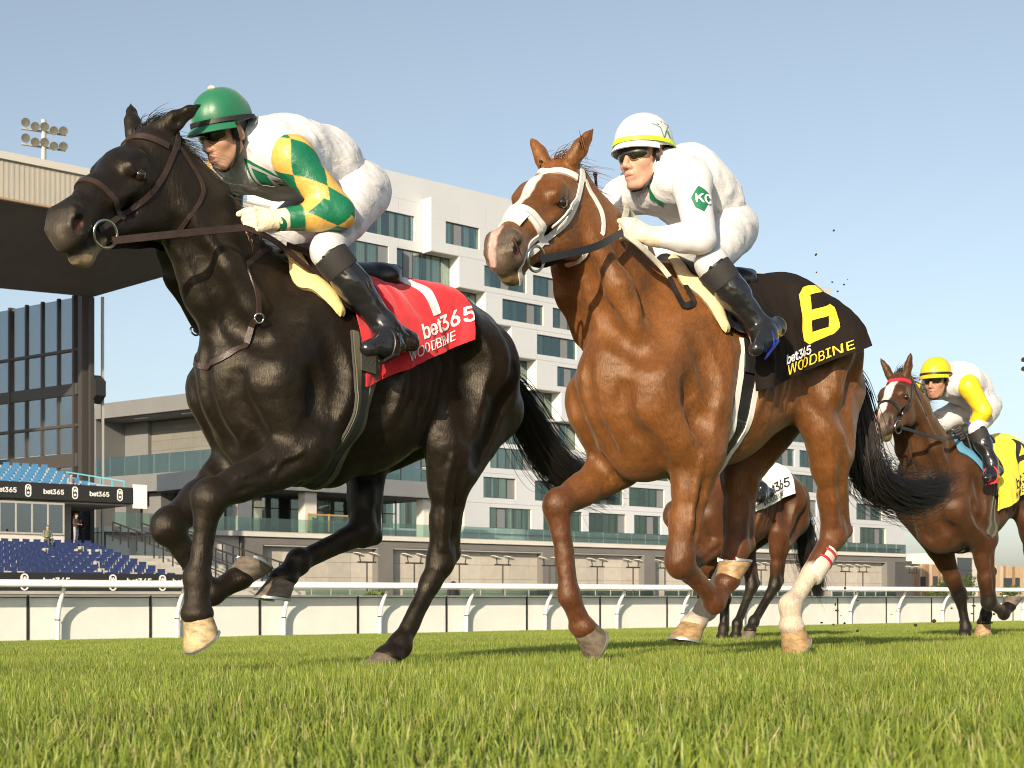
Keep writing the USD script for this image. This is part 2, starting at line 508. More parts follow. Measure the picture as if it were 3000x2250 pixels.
BLACK_PAINT = plain('black_paint', (.014, .014, .014), .6)
ROOF_METAL = plain('corrugated_fascia', (.37, .345, .295), .55, vary=.08, scale=.4)
ROOF_EDGE = plain('roof_edge_trim', (.46, .45, .41), .5)
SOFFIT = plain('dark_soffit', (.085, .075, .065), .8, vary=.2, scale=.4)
SEAT_BLUE = plain('light_blue_seat', (.065, .21, .40), .45)
SEAT_NAVY = plain('navy_seat', (.022, .036, .115), .4)
STEEL_BLACK = plain('black_railing', (.02, .018, .016), .5)
RAIL_BLUE = plain('blue_railing', (.12, .38, .50), .5)
BLOCK_GREY2 = plain('grey_blockwork_light', (.165, .155, .135), .85, vary=.12, scale=1.2)
def curtain(name, c0, c1):
    return mat(name, {'tc': ('texture_coordinate', {}), 'w': ('wave_texture', {'scale': 1.6, 'distortion': 2.0, 'bands_direction': 'x'}), 'r': ('rgb_ramp', {'ramp': [(.2, c0), (.8, c1)]}),
                      'p': ('principled_bsdf', {'roughness': .9})}, [('tc.object', 'w.vector'), ('w.fac', 'r.fac'), ('r.color', 'p.base_color')])
CURTAINS = [curtain('green_curtain', (.38, .45, .34), (.66, .71, .58)), curtain('cream_curtain', (.50, .50, .40), (.78, .76, .64)), curtain('grey_curtain', (.22, .25, .24), (.42, .45, .42))]
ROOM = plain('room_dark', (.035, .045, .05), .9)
LAMP_WHITE = plain('lamp_white', (.75, .74, .68), .4)
LAMP_GLASS = plain('lamp_glass', (.55, .55, .50), .2)

def glass_mat(name, tint, gloss=(.85, .9, .95), rough=.02, lo=.10, hi=.9):
    return mat(name, {'t': ('transparent_bsdf', {'color': tint}), 'g': ('glossy_bsdf', {'color': gloss, 'roughness': rough}), 'f': ('fresnel', {'IOR': 1.5}),
                      'm': ('map_range', {'from_min': .0, 'from_max': 1.0, 'to_min': lo, 'to_max': hi}), 'x': ('mix_closure', {})},
               [('f.fac', 'm.value'), ('m.result', 'x.fac'), ('t.BSDF', 'x.closure1'), ('g.BSDF', 'x.closure2')], surface='x.closure')
GLASS = glass_mat('window_glass', (.93, .98, .95), gloss=(.66, .78, .76), lo=.12)
GLASS_GREEN = glass_mat('balustrade_glass', (.66, .80, .74), lo=.10)
GLASS_STAND = glass_mat('grandstand_glass', (.42, .50, .54), lo=.30)

def site(name, label, category, t, n, z=0.0, deg=TRACK, **k):
    return thing(name, label, category, W(t, n, z), deg, **k)

# --- turf, wall base, apron
def turf_sheet():
    ts = np.concatenate([np.linspace(-120, -12, 10), np.linspace(-10, 60, 71), np.linspace(65, 420, 30)])
    ns = np.concatenate([np.linspace(-40, -2, 8), np.linspace(0, 27.25, 56)])
    V, F = [], []
    for i, t in enumerate(ts):
        for j, n in enumerate(ns):
            V.append(W(t, n, turf_z(n) + .018 * (meshkit.fbm(np.array([t * .5, n * .5, 0]), 3, 5) - .5)))
    m = len(ns)
    for i in range(len(ts) - 1):
        for j in range(m - 1):
            a = i * m + j
            F += [(a, a + m, a + m + 1), (a, a + m + 1, a + 1)]
    return trimesh.Trimesh(np.array(V), np.array(F), process=False)
SOIL = mat('turf_soil', {'g': ('geometry', {}), 'n': ('noise_texture', {'scale': 7.0, 'detail': 8.0, 'roughness': .7}), 'r': ('rgb_ramp', {'ramp': [(.3, (.035, .05, .012)), (.7, (.085, .125, .026))]}),
                         'p': ('principled_bsdf', {'roughness': .95, 'specular_ior_level': .1})}, [('g.position', 'n.vector'), ('n.fac', 'r.fac'), ('r.color', 'p.base_color')])
obj('turf', turf_sheet(), SOIL, smooth=True, kind='structure')
far = trimesh.Trimesh(np.array([W(t, n, APRON) for t, n in ((-2500, 27.2), (3500, 27.2), (3500, 4000), (-2500, 4000))]), [(0, 1, 2), (0, 2, 3)], process=False)
obj('apron', far, plain('apron_asphalt', (.11, .105, .095), .9, vary=.25, scale=.3), kind='structure')
near = trimesh.Trimesh(np.array([W(t, n, turf_z(-40) - .02) for t, n in ((-2500, -3000), (3500, -3000), (3500, -39.9), (-2500, -39.9))]), [(0, 1, 2), (0, 2, 3)], process=False)
obj('infield', near, plain('infield_grass', (.06, .09, .02), .95), kind='structure')

# --- grass blades
def blades(n, size, hgt, w, rng, lean=.75):
    P = rng.uniform(-size / 2, size / 2, (n, 2))
    H = hgt * rng.uniform(.35, 1.2, n) * (1 + .25 * (rng.random(n) > .93))
    a = rng.uniform(0, 2 * np.pi, n); L = rng.gamma(2.0, .5, n) * lean * .6
    b = a + rng.normal(0, .8, n)
    wv = np.stack([np.cos(b + np.pi / 2), np.sin(b + np.pi / 2)], 1) * (w * rng.uniform(.6, 1.2, n))[:, None] / 2
    d = np.stack([np.cos(a), np.sin(a)], 1)
    z0 = np.full(n, -.012)
    V = []
    for t, ww in ((0, 1.0), (.45, .85), (1.0, .08)):
        c = P + d * (L * H * t ** 1.7)[:, None]
        z = z0 + (H + .012) * (t * (1 - .18 * np.minimum(L, 1.5) * t))
        V += [np.column_stack([c + wv * ww, z]), np.column_stack([c - wv * ww, z])]
    V = np.stack(V, 1).reshape(-1, 3)
    k = np.arange(n)[:, None] * 6
    F = np.concatenate([k + np.array(q) for q in ((0, 1, 3), (0, 3, 2), (2, 3, 5), (2, 5, 4))], 0)
    tone = rng.random(n)
    c0 = np.array((.112, .174, .023)); c1 = np.array((.295, .350, .056)); c2 = np.array((.40, .36, .15))
    col = c0 + (c1 - c0) * tone[:, None]
    dry = rng.random(n) > .93
    col[dry] = c2
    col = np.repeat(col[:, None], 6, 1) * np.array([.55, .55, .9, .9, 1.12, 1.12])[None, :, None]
    return trimesh.Trimesh(V, F, process=False), col.reshape(-1, 3)
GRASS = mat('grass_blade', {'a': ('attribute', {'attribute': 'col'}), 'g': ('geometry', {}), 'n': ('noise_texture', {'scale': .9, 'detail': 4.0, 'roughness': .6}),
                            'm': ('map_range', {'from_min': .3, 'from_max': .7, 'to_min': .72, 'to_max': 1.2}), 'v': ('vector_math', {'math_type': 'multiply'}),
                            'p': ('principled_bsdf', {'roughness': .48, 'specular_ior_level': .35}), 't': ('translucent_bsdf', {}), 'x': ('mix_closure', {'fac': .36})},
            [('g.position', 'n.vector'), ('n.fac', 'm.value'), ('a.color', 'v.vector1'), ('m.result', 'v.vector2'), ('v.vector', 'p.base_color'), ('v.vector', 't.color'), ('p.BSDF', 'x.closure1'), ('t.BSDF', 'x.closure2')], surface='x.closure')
def lay_grass():
    pi = UsdGeom.PointInstancer.Define(stage, '/World/grass')
    tag(pi, kind='stuff', label='short green turf of the course', category='grass')
    protos = []
    rng = np.random.default_rng(11)
    for i in range(8):
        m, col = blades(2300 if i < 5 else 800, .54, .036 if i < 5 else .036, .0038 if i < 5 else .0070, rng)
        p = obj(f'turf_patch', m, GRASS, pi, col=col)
        protos.append(p.GetPath())
    pos, ori, idx, sc = [], [], [], []
    slope = math.atan(.0255)
    for t in np.arange(-20, 80, .5):
        for n in np.arange(-.5, 27.1, .5):
            tt, nn = t + rng.uniform(-.06, .06), n + rng.uniform(-.06, .06)
            p = W(tt, nn)
            if p[1] < .40 or abs(p[0]) > .58 * p[1] + .5:
                continue
            z = turf_z(nn)
            near_ = p[1] < 9
            a = rng.integers(0, 4) * math.pi / 2 + math.radians(TRACK) + rng.uniform(-.2, .2)
            q = trimesh.transformations.quaternion_multiply(trimesh.transformations.quaternion_about_axis(-slope, (CT, ST, 0)), trimesh.transformations.quaternion_about_axis(a, (0, 0, 1)))
            pos.append((p[0], p[1], z)); ori.append(Gf.Quath(*map(float, q)))
            idx.append(int(rng.integers(0, 5) if near_ else rng.integers(5, 8)))
            s = .62 + .75 * float(meshkit.fbm(np.array([tt * .8, nn * .8, 3.0]), 2, 9)) + rng.uniform(-.06, .06)
            sc.append((1, 1, float(s)))
    pi.CreatePrototypesRel().SetTargets(protos)
    pi.CreateProtoIndicesAttr(Vt.IntArray(idx))
    pi.CreatePositionsAttr(Vt.Vec3fArray([Gf.Vec3f(*map(float, p)) for p in pos]))
    pi.CreateOrientationsAttr(Vt.QuathArray(ori))
    pi.CreateScalesAttr(Vt.Vec3fArray([Gf.Vec3f(*s) for s in sc]))
lay_grass()

# --- running rails and the white wall
def gooseneck(zb, zt, over):
    pts = [(0, 0, zb - .1), (0, 0, zb + .30), (0, -.02, zb + .50), (0, -.10, zb + .72), (0, -over * .70, zb + .90), (0, -over, zt - .05)]
    return tube(spline(pts, 18), [.045] * 10 + list(np.linspace(.045, .034, 8)), 10)
def rail_cover(L, w=.17, h=.070):
    a = np.linspace(0, 2 * np.pi, 20, endpoint=False)
    sec = np.stack([w * np.sign(np.cos(a)) * np.abs(np.cos(a)) ** .8, h * np.sin(a) + .035 * (1 - np.abs(np.cos(a)))], 1)
    return trimesh.creation.extrude_polygon(shapely.Polygon(sec), L)
def running_rail(name, label, n0, t0, t1, zg, posts, over=.31, top=1.155, group=None):
    r = site(name, label, 'rail', t0, n0, zg)
    step = 5.06
    k = 0
    t = t0
    while t < t1:
        L = min(step, t1 - t) - .015
        m = rail_cover(L)
        m.apply_transform(np.array([[0, 0, 1, t - t0], [1, 0, 0, -over], [0, 1, 0, top - .07], [0, 0, 0, 1.0]]))
        obj('rail_section', m, WHITE_PAINT, r, smooth=40)
        t += step
    for tp in posts:
        g = gooseneck(0, top - .03, over)
        g.apply_translation((tp - t0, 0, 0))
        po = obj('post', g, WHITE_PAINT, r, smooth=40)
        c = tube([(tp - t0, 0, .40), (tp - t0, 0, .43)], .052, 10)
        obj('clamp', c, BLACK_PAINT, po, smooth=40)
    return r
RN = 27.05
running_rail('running_rail', 'white running rail on curved posts before the low white wall', RN, 12.0 - 4 * 2.563, 12.0 + 42 * 2.563, turf_z(RN), [12.0 + 2.563 * k for k in range(-4, 42)])
wall = site('track_wall', 'low white wall of panels with black joints behind the rail', 'wall', 0, 27.20, turf_z(27.2))
for k in range(-5, 46):
    t0 = 11.46 + 2.57 * k
    obj('panel', box(t0 + .03, t0 + 2.54, -.02, .02, -.1, .86), WHITE_WALL, wall)
    obj('joint', box(t0 - .018, t0 + .018, -.035, .035, -.1, .89), BLACK_PAINT, wall)
    obj('capping', join([box(t0 + .028, t0 + 2.54, -.05, .03, .862, .90)]), WHITE_PAINT, wall)
    obj('cap_strip', box(t0 + .028, t0 + 2.54, -.056, -.052, .845, .860), BLACK_PAINT, wall)
# --- the hotel
def window_unit(w, h, parent, x, y, z, seed, face='n', depth=.28):
    """A recessed window: frame, panes, a grey infill panel, curtains behind. x, z: lower left corner on the face plane y."""
    r = random.Random(seed)
    fr = [box(x, x + w, y + depth - .06, y + depth, z, z + .07), box(x, x + w, y + depth - .06, y + depth, z + h - .07, z + h)]
    n = max(2, int(round(w / 1.25)))
    xs = [x + w * i / n for i in range(n + 1)]
    for q in xs:
        fr.append(box(max(x, q - .035), min(x + w, q + .035), y + depth - .062, y + depth + .002, z + .07, z + h - .07))
    f = obj('window', join(fr), BRONZE, parent)
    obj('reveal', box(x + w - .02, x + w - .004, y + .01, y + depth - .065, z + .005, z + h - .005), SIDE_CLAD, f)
    grey = r.randrange(1, n) if n > 2 else -1
    for i in range(n):
        a, b = xs[i] + .035, xs[i + 1] - .035
        if i == grey:
            obj('infill_panel', box(a, b, y + depth - .03, y + depth - .01, z + .07, z + h - .07), GREY_PANEL, f)
        else:
            obj('pane', box(a, b, y + depth - .030, y + depth - .018, z + .07, z + h - .07), GLASS, f)
            if r.random() < .75:
                s = r.uniform(.35, .95)
                c0 = a if r.random() < .5 else b - (b - a) * s
                obj('curtain', box(c0, c0 + (b - a) * s, y + depth + .10, y + depth + .14, z + .05, z + h - .05), CURTAINS[r.choice((0, 0, 1, 1, 2))], f)
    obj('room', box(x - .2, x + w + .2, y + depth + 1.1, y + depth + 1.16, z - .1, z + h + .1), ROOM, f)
    return f

hotel = site('hotel', 'tall pale hotel with staggered bays and rows of blue-green windows', 'building', 0, 118.0, 0)
NW = [0]
def wall_row(t0, t1, y0, z0, z1, win, wz0, wz1, seed, thick=.35, end=True):
    """One storey of facade from t0 to t1 between z0 and z1, with windows (start, width) set into it."""
    win = [(a, w) for a, w in win if a > t0 + .4 and a + w < t1 - .4]
    q = t0
    while q < t1 - .01:
        e = min(q + 3.65, t1)
        obj('panel', box(q + .012, e - .012, y0, y0 + thick, z0 + .012, wz0), PALE_CLAD, hotel)
        if z1 - wz1 > .25:
            obj('panel', box(q + .012, e - .012, y0, y0 + thick, wz1, z1 - .012), PALE_CLAD, hotel)
        q = e
    x = t0
    for a, w in win + [(t1, 0)]:
        if a - x > .02:
            obj('pier', box(x + .006, a - .006, y0 + .003, y0 + thick, wz0 + .004, wz1 - .004), PALE_CLAD, hotel)
        x = a + w
    for a, w in win:
        NW[0] += 1
        window_unit(w, wz1 - wz0, hotel, a, y0, wz0, seed * 97 + NW[0])
FZ = [35.9, 32.7, 29.5, 26.3, 23.1, 19.9, 16.7, 13.5, 10.3, 7.1]
EDGE = [92.4, 96.1, 99.7, 103.4, 107.0, 110.7, 114.3, 96.8, 96.8, 96.8]
BACK = 1.45
for k in range(10):
    z0 = FZ[k]; z1 = 41.4 if k == 0 else FZ[k - 1]
    right = 160.0 if k < 4 else 176.5
    off = [0.0, 3.2, 1.3, 5.0, 2.2, 4.2, .6, 3.6, 2.0, 4.4][k]
    wins = [(EDGE[k] + 1.9 + off * .35 + 7.35 * i + (.4 if (i + k) % 3 == 1 else 0), 6.0 if (i + k) % 4 else 4.6) for i in range(17)]
    if k == 0:
        wall_row(EDGE[k], right, 0, z0, z1, wins, z0 + 1.05, z0 + 3.35, k)
    else:
        wall_row(EDGE[k], right, 0, z0, z1, wins, z0 + .58, z0 + 2.78, k)
    # bright side of the step and its soffit
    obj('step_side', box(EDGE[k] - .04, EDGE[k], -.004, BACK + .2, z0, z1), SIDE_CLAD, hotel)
    if k < 6:
        obj('soffit', box(EDGE[k], EDGE[k + 1] + .3, .004, BACK, z0 - .06, z0 - .004), CONCRETE, hotel)
    # recessed glazing left of the step
    a, b = max(82.3, EDGE[k] - 10.5), EDGE[k] - .05
    if k == 0:
        continue
    for j, (u0, u1) in enumerate(((a, a + 2.4), (a + 3.1, b))):
        w = u1 - u0
        if w > 1.0:
            NW[0] += 1
            window_unit(w, z1 - z0 - .35, hotel, u0, BACK, z0 + .28, k * 31 + j, depth=.14)
    obj('slab_edge', box(82.0, b, BACK - .02, BACK + .5, z0 - .02, z0 + .27), PALE_CLAD, hotel)
    obj('pier', box(a + 2.4, a + 3.1, BACK + .003, BACK + .4, z0 + .274, z1 - .03), PALE_CLAD, hotel)
    if a > 82.4:
        obj('pier', box(82.0, a, BACK + .003, BACK + .4, z0 + .274, z1 - .03), PALE_CLAD, hotel)
# the taller left block with its own windows, roof and end wall
obj('parapet', box(82.0, 106.0, BACK, BACK + .5, 41.0, 43.6), PALE_CLAD, hotel)
wall_row(82.0, 92.3, BACK, 35.92, 41.0, [(83.2, 8.2)], 36.9, 39.5, 77)
# end wall facing the grandstand, with windows on its lower storeys
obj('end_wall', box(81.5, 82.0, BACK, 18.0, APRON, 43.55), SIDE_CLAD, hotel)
for k in range(9):
    z0 = FZ[k]
    if k in (1, 3, 5):
        # projecting corner bay wrapping to the end
        obj('bay', join([box(80.3, 88.0, .0, BACK, z0 - .35, z0 + .55), box(80.3, 88.0, .0, BACK, z0 + 2.75, z0 + 3.65), box(80.3, 81.5, BACK, 9.0, z0 - .35, z0 + .55), box(80.3, 81.5, BACK, 9.0, z0 + 2.75, z0 + 3.65), box(87.0, 88.0, .0, BACK, z0 + .55, z0 + 2.75)]), PALE_CLAD, hotel)
        NW[0] += 1
        window_unit(6.6, 2.2, hotel, 80.4, 0.0, z0 + .55, 400 + k, depth=.2)
core = [box(82.1, 105.9, 3.4, 18, APRON, 43.1), box(105.9, 160, 3.4, 18, APRON, 40.9), box(160, 176.4, 3.4, 18, APRON, 26.0)]
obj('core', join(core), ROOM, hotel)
obj('roof', join([box(82.0, 106, 1.96, 18.2, 43.2, 43.6), box(106, 160.0, .36, 18.2, 41.0, 41.38), box(160.0, 176.5, .36, 18.2, 26.1, 26.32)]), CONCRETE, hotel)
obj('upper_end_wall', box(159.98, 160.4, .35, 18, 26.33, 41.4), PALE_CLAD, hotel)
obj('right_end_wall', box(176.5, 176.9, .0, 18, APRON, 26.3), PALE_CLAD, hotel)
# base of the hotel above the terrace: dark clerestory and grey band at the right
obj('base_wall', box(82.0, 150.0, .3, 1.0, 5.5, 7.08), PALE_CLAD, hotel)
cl = []
for i in range(18):
    NW[0] += 1
obj('clerestory_wall', box(150.0, 176.5, .5, 1.0, 2.9, 7.08), DARK_GREY, hotel)
for i in range(13):
    t0 = 150.4 + i * 2.0
    obj('clerestory_pane', box(t0, t0 + 1.85, .30, .34, 5.0, 6.95), GLASS_STAND, hotel)
obj('dark_base', box(149.8, 177.4, -.9, .4, APRON, 5.4), plain('charcoal_wall', (.075, .072, .072), .8, vary=.15, scale=.8), hotel)
obj('white_column', tube([(146.8, -1.0, APRON), (146.8, -1.0, 7.2)], .75, 20), WHITE_PAINT, hotel, smooth=40)

# --- podium with stone bays, dark portals, terrace and glass balustrade
PN = 100.0
pod = site('podium', 'long stone podium with dark grey portals and a glass-edged terrace', 'building', 0, PN, 0)
TZ = 5.45
t_first, t_last = 48.4, 150.0
obj('terrace_slab', box(t_first - .5, t_last, -.35, 20.0, TZ - .35, TZ), CREAM, pod)
obj('dark_beam', box(59.6, t_last, -.15, .6, TZ - .95, TZ - .36), DARK_GREY, pod)
portal = [59.6, 72.4, 91.2, 104.8, 118.5, 132.0, 146.0]
for p in portal:
    obj('dark_portal', box(p, p + 1.6, -.25, 1.4, APRON, TZ - .952), DARK_GREY, pod)
for a, b in zip(portal[:-1], portal[1:]):
    x0, x1 = a + 1.6, b
    nb = 5
    for i in range(nb):
        for j in range(4):
            q0, q1 = x0 + (x1 - x0) * i / nb, x0 + (x1 - x0) * (i + 1) / nb
            z0, z1 = APRON + j * 1.272, APRON + (j + 1) * 1.272
            obj('stone_panel', box(q0 + .012, q1 - .012, .5 + .01 * ((i * 7 + j * 3) % 3), .8, z0 + .010, z1 - .010), STONES[(i * 5 + j * 3 + int(a)) % 3], pod)
    obj('bay_back', box(x0, x1, .8, 1.0, APRON, TZ - .96), DARK_GREY, pod)
    obj('bay_lintel', box(x0, x1, -.10, .50, 4.38, 4.47), ALU, pod)
    # low glass screens in front of the bay
    for i in range(6):
        q0, q1 = x0 + (x1 - x0) * i / 6, x0 + (x1 - x0) * (i + 1) / 6
        obj('screen', box(q0 + .03, q1 - .03, -1.52, -1.49, APRON + .1, .95), GLASS_GREEN, pod)
        obj('screen_post', box(q0 - .03, q0 + .03, -1.56, -1.46, APRON, 1.0), ALU, pod)
    obj('screen_rail', box(x0, x1, -1.56, -1.46, 1.0, 1.06), BRONZE, pod)
q = t_first
i = 0
while q < t_last - 1:
    obj('balustrade_pane', box(q + .02, q + 1.93, -.30, -.27, TZ + .06, TZ + 1.12), GLASS_GREEN, pod)
    obj('balustrade_shoe', box(q, q + 1.95, -.33, -.24, TZ + .004, TZ + .058), ALU, pod)
    q += 1.95
# cream end wall towards the stand
for j in range(4):
    for i in range(4):
        obj('stone_panel', box(t_first - .5 - .0, t_first - .2, .6 + i * 2.4, 2.98 + i * 2.4, APRON + j * 1.42, APRON + j * 1.42 + 1.40), STONES[(i + j) % 3], pod)
for j in range(3):
    obj('cream_wall', box(48.4 + j * 3.73, 48.4 + j * 3.73 + 3.71, .62, 1.0, APRON, TZ - .36), CREAM, pod)

# two-storey glazed clubhouse above the podium
club = site('clubhouse', 'two-storey glazed clubhouse with pale columns above the terrace', 'building', 0, PN + 1.5, TZ)
cols = [57.6, 60.1, 66.3, 72.9, 78.6]
for a in cols:
    obj('column', box(a, a + 1.15, 0, 1.0, .004, 3.55), CREAM, club)
obj('upper_slab', box(57.2, 80.6, -.6, 8.2, 3.56, 4.95), CREAM, club)
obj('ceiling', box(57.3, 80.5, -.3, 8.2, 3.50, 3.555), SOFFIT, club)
for a, b in zip(cols[:-1], cols[1:]):
    x0, x1 = a + 1.15, b
    n = int((x1 - x0) / 1.25)
    fr = [box(x0, x1, 4.0, 4.1, 2.3, 2.38)]
    for i in range(n + 1):
        q = x0 + (x1 - x0) * i / n
        fr.append(box(q - .04, q + .04, 3.98, 4.12, 0, 3.5))
    f = obj('glazing_frame', join(fr), BRONZE, club)
    for i in range(n):
        obj('pane', box(x0 + (x1 - x0) * i / n + .045, x0 + (x1 - x0) * (i + 1) / n - .045, 4.03, 4.06, .05, 3.5), GLASS, f)
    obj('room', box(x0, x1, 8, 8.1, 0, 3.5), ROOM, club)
for i in range(8):
    obj('upper_pane', box(62.0 + i * 2.3, 64.22 + i * 2.3, -.45, -.42, 5.0, 6.15), GLASS_GREEN, club)
    obj('upper_window', box(62.0 + i * 2.3, 64.15 + i * 2.3, 2.6, 2.65, 5.0, 8.4), GLASS_STAND, club)
for i in range(9):
    obj('upper_mullion', box(61.9 + i * 2.3, 62.0 + i * 2.3, 2.5, 2.7, 4.96, 8.4), BRONZE, club)
obj('upper_back', box(62.2, 80.4, 3.6, 5.5, 4.96, 8.5), ROOM, club)
obj('upper_end', box(61.9, 62.15, 2.7, 5.5, 4.96, 8.45), CREAM, club)
obj('upper_roof', box(61.7, 80.7, 1.5, 5.7, 8.5, 9.3), PALE_CLAD, club)
gate = site('timber_gate', 'yellow timber gate frame on the terrace between two columns', 'gate', 66.3, PN + 1.0, TZ)
TIMBER = plain('yellow_timber', (.42, .25, .08), .6, vary=.2, scale=4)
for i in range(3):
    obj('gate_post', box(i * 2.0 - .06, i * 2.0 + .06, -.06, .06, .004, 1.75), TIMBER, gate)
obj('gate_rail', join([box(.065, 1.935, -.04, .04, 1.6, 1.72), box(2.065, 3.935, -.04, .04, 1.6, 1.72)]), TIMBER, gate)
obj('gate_glass', join([box(.065, 1.935, -.01, .01, .1, 1.595), box(2.065, 3.935, -.01, .01, .1, 1.595)]), GLASS_GREEN, gate)

# --- grey block between stand and clubhouse, set at an angle
def between(p, q):
    d = np.array(q) - np.array(p)
    return math.degrees(math.atan2(d[1], d[0])), np.linalg.norm(d)
g0 = np.array((-42.8, 150.0)); g1 = np.array((-20.0, 133.5))
gd, gl = between(g0, g1)
gb = thing('grey_block', 'grey block with a deep overhanging roof beside the grandstand', 'building', (g0[0], g0[1], 0), gd)
obj('roof_fascia', box(2.6, gl, -2.2, -1.7, 18.2, 19.7), MID_GREY, gb)
obj('roof_slab', box(2.6, gl, -1.69, 14, 18.15, 19.65), MID_GREY, gb)
obj('side_tower', box(-3.5, 2.55, -2.0, 14, APRON, 19.3), MID_GREY, gb)
for j in range(6):
    for i in range(7):
        w_ = (gl - 6.2) / 7
        obj('stone_panel', box(6.2 + i * w_ + .01, 6.2 + (i + 1) * w_ - .01, 2.0, 2.3, 12.2 + j * .98, 12.2 + j * .98 + .965), BLOCK_GREY if (i * 3 + j * 5) % 4 else BLOCK_GREY2, gb)
obj('inner_wall', box(2.6, 6.18, 1.6, 2.0, 12.2, 18.1), MID_GREY, gb)
obj('balcony_band', box(-3.5, gl, -2.4, -1.9, 10.6, 12.3), MID_GREY, gb)
obj('balcony_floor', box(2.6, gl, -1.89, 2.0, 11.9, 12.15), CONCRETE, gb)
for i in range(11):
    obj('balcony_pane', box(2.7 + i * 2.2, 4.85 + i * 2.2, -2.2, -2.17, 12.31, 14.2), GLASS_GREEN, gb)
obj('lower_wall', box(2.6, gl, 1.0, 1.4, APRON, 10.5), DARK_GREY, gb)
for i in range(5):
    obj('lower_column', box(4.5 + i * 5.2, 6.2 + i * 5.2, -1.2, .6, APRON, 10.55), MID_GREY, gb)
obj('door', box(3.4, 5.0, 1.55, 1.595, 12.2, 14.6), DARK_GREY, gb)
for i in range(2):
    obj('ceiling_light', box(7 + i * 7, 9 + i * 7, -.9, -.7, 18.03, 18.12), LAMP_WHITE, gb)
# --- the grandstand
stand = site('grandstand', 'big grandstand with a deep cantilevered roof and a glass end wall', 'building', 0, 80.0, 0)
t_end = 49.4
# fascia with its ribs
fz0, fz1 = 22.55, 24.75
obj('fascia', box(-60, t_end, 0, .3, fz0, fz1), ROOF_METAL, stand)
obj('fascia_rib', join([box(-20 + i * .30, -20 + i * .30 + .12, -.018, -.003, fz0 + .03, fz1 - .03) for i in range(int((t_end + 20) / .30))]), ROOF_METAL, stand)
obj('roof_trim', box(-60, t_end + .15, -.18, .4, fz1, fz1 + .42), ROOF_EDGE, stand)
obj('drip_edge', box(-60, t_end + .02, -.12, -.075, fz0 - .05, fz0 + .06), plain('rusty_edge', (.30, .20, .12), .7), stand)
# roof slab: the soffit falls towards the back
P = np.array([(-60, .3, fz0), (t_end, .3, fz0), (42.6, 10.6, 20.1), (-60, 22, 17.5), (-60, .3, fz1 - .05), (t_end, .3, fz1 - .05), (42.6, 10.6, fz1 - .3), (-60, 22, fz1 - .3)])
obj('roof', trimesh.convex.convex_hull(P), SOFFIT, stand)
# glass end wall running back at an angle from the corner pillar
def bar3(a, b, w, d, up=(0, 0, 1.0)):
    a, b = np.array(a, float), np.array(b, float)
    t = (b - a); L = np.linalg.norm(t); t /= L
    s = np.cross(t, up); s /= np.linalg.norm(s)
    u = np.cross(s, t)
    M = np.eye(4); M[:3, 0], M[:3, 1], M[:3, 2], M[:3, 3] = t, s, u, (a + b) / 2
    m = trimesh.creation.box((L, w, d)); m.apply_transform(M)
    return m
p0 = np.array((42.2, 11.0)); wd = np.array((-.995, .10))      # local (t, n) of the pillar and the wall's direction
p0w = W(*(p0 + (0, 80.0)))
ang = math.degrees(math.atan2(.587, -.81)) - TRACK
wd = np.array((math.cos(math.radians(ang)), math.sin(math.radians(ang))))
def gw(s, z):
    return (*(p0 + wd * s), z)
obj('pillar', join([bar3(gw(.0, APRON), gw(.0, 20.2), .6, .6, (0, 1, 0)), bar3(gw(-.75, 3.0), gw(-.75, 20.0), .28, .28, (0, 1, 0))]), BRONZE, stand)
obj('downpipe', bar3((p0[0] + 1.1, p0[1] - .4, 2.0), (p0[0] + 1.1, p0[1] - .4, 20.2), .16, .16, (0, 1, 0)), ALU, stand)
levels = [5.9, 9.4, 14.1, 16.7, 20.3]
frames = []
for i in range(14):
    s = .9 + i * 1.75
    frames.append(bar3(gw(s, 4.0), gw(s, 20.3), .22 if i % 4 else .4, .25, (0, 1, 0)))
for z, h in ((9.4, .9), (14.1, .75), (16.7, .18), (11.7, .18)):
    frames.append(bar3(gw(.5, z), gw(24.5, z), .3, h))
fr = obj('curtain_wall', join(frames), BRONZE, stand)
for i in range(13):
    for z0, z1 in ((4.0, 8.9), (9.9, 13.7), (14.5, 16.6), (16.8, 20.2)):
        a, b = gw(1.02 + i * 1.75, z0), gw(.78 + (i + 1) * 1.75, z0)
        obj('pane', bar3((a[0], a[1], (z0 + z1) / 2), (b[0], b[1], (z0 + z1) / 2), .03, z1 - z0), GLASS_STAND, fr)
hub = trimesh.creation.cylinder(.95, .7, sections=6); hub.apply_transform(trimesh.transformations.rotation_matrix(math.pi / 2, (0, 1, 0))); hub.apply_translation((p0[0] + .55, p0[1] - .5, 14.0))
obj('speaker_box', hub, BLACK_PAINT, stand)

# upper tier: balcony front with banner, steps, side walls
ub = -1.0
obj('balcony_front', box(-40, 41.1, ub + 2.85, ub + 3.25, 5.95, 6.95), BLACK_PAINT, stand)
obj('balcony_soffit', box(-40, 41.1, ub + 3.25, 18, 5.85, 6.05), CONCRETE, stand)
for i in range(9):
    obj('tier_step', box(-40, 40.4 - i * .0, 2.3 + i * .95, 3.25 + i * .95, 6.052, 6.12 + i * .26), CONCRETE, stand)
obj('banner_end', box(41.1, 42.0, ub + 2.8, ub + 2.9, 5.7, 7.15), WHITE_PAINT, stand)
obj('side_ramp', trimesh.convex.convex_hull(np.array([(40.45, 2.2, 6.06), (41.05, 2.2, 6.06), (40.45, 10.8, 6.06), (41.05, 10.8, 6.06), (40.45, 2.2, 6.9), (41.05, 2.2, 6.9), (40.45, 10.8, 8.0), (41.05, 10.8, 8.0)])), CONCRETE, stand)
rl = site('blue_handrail', 'light blue handrail down the side of the upper seats', 'railing', 40.75, 82.3, 6.35)
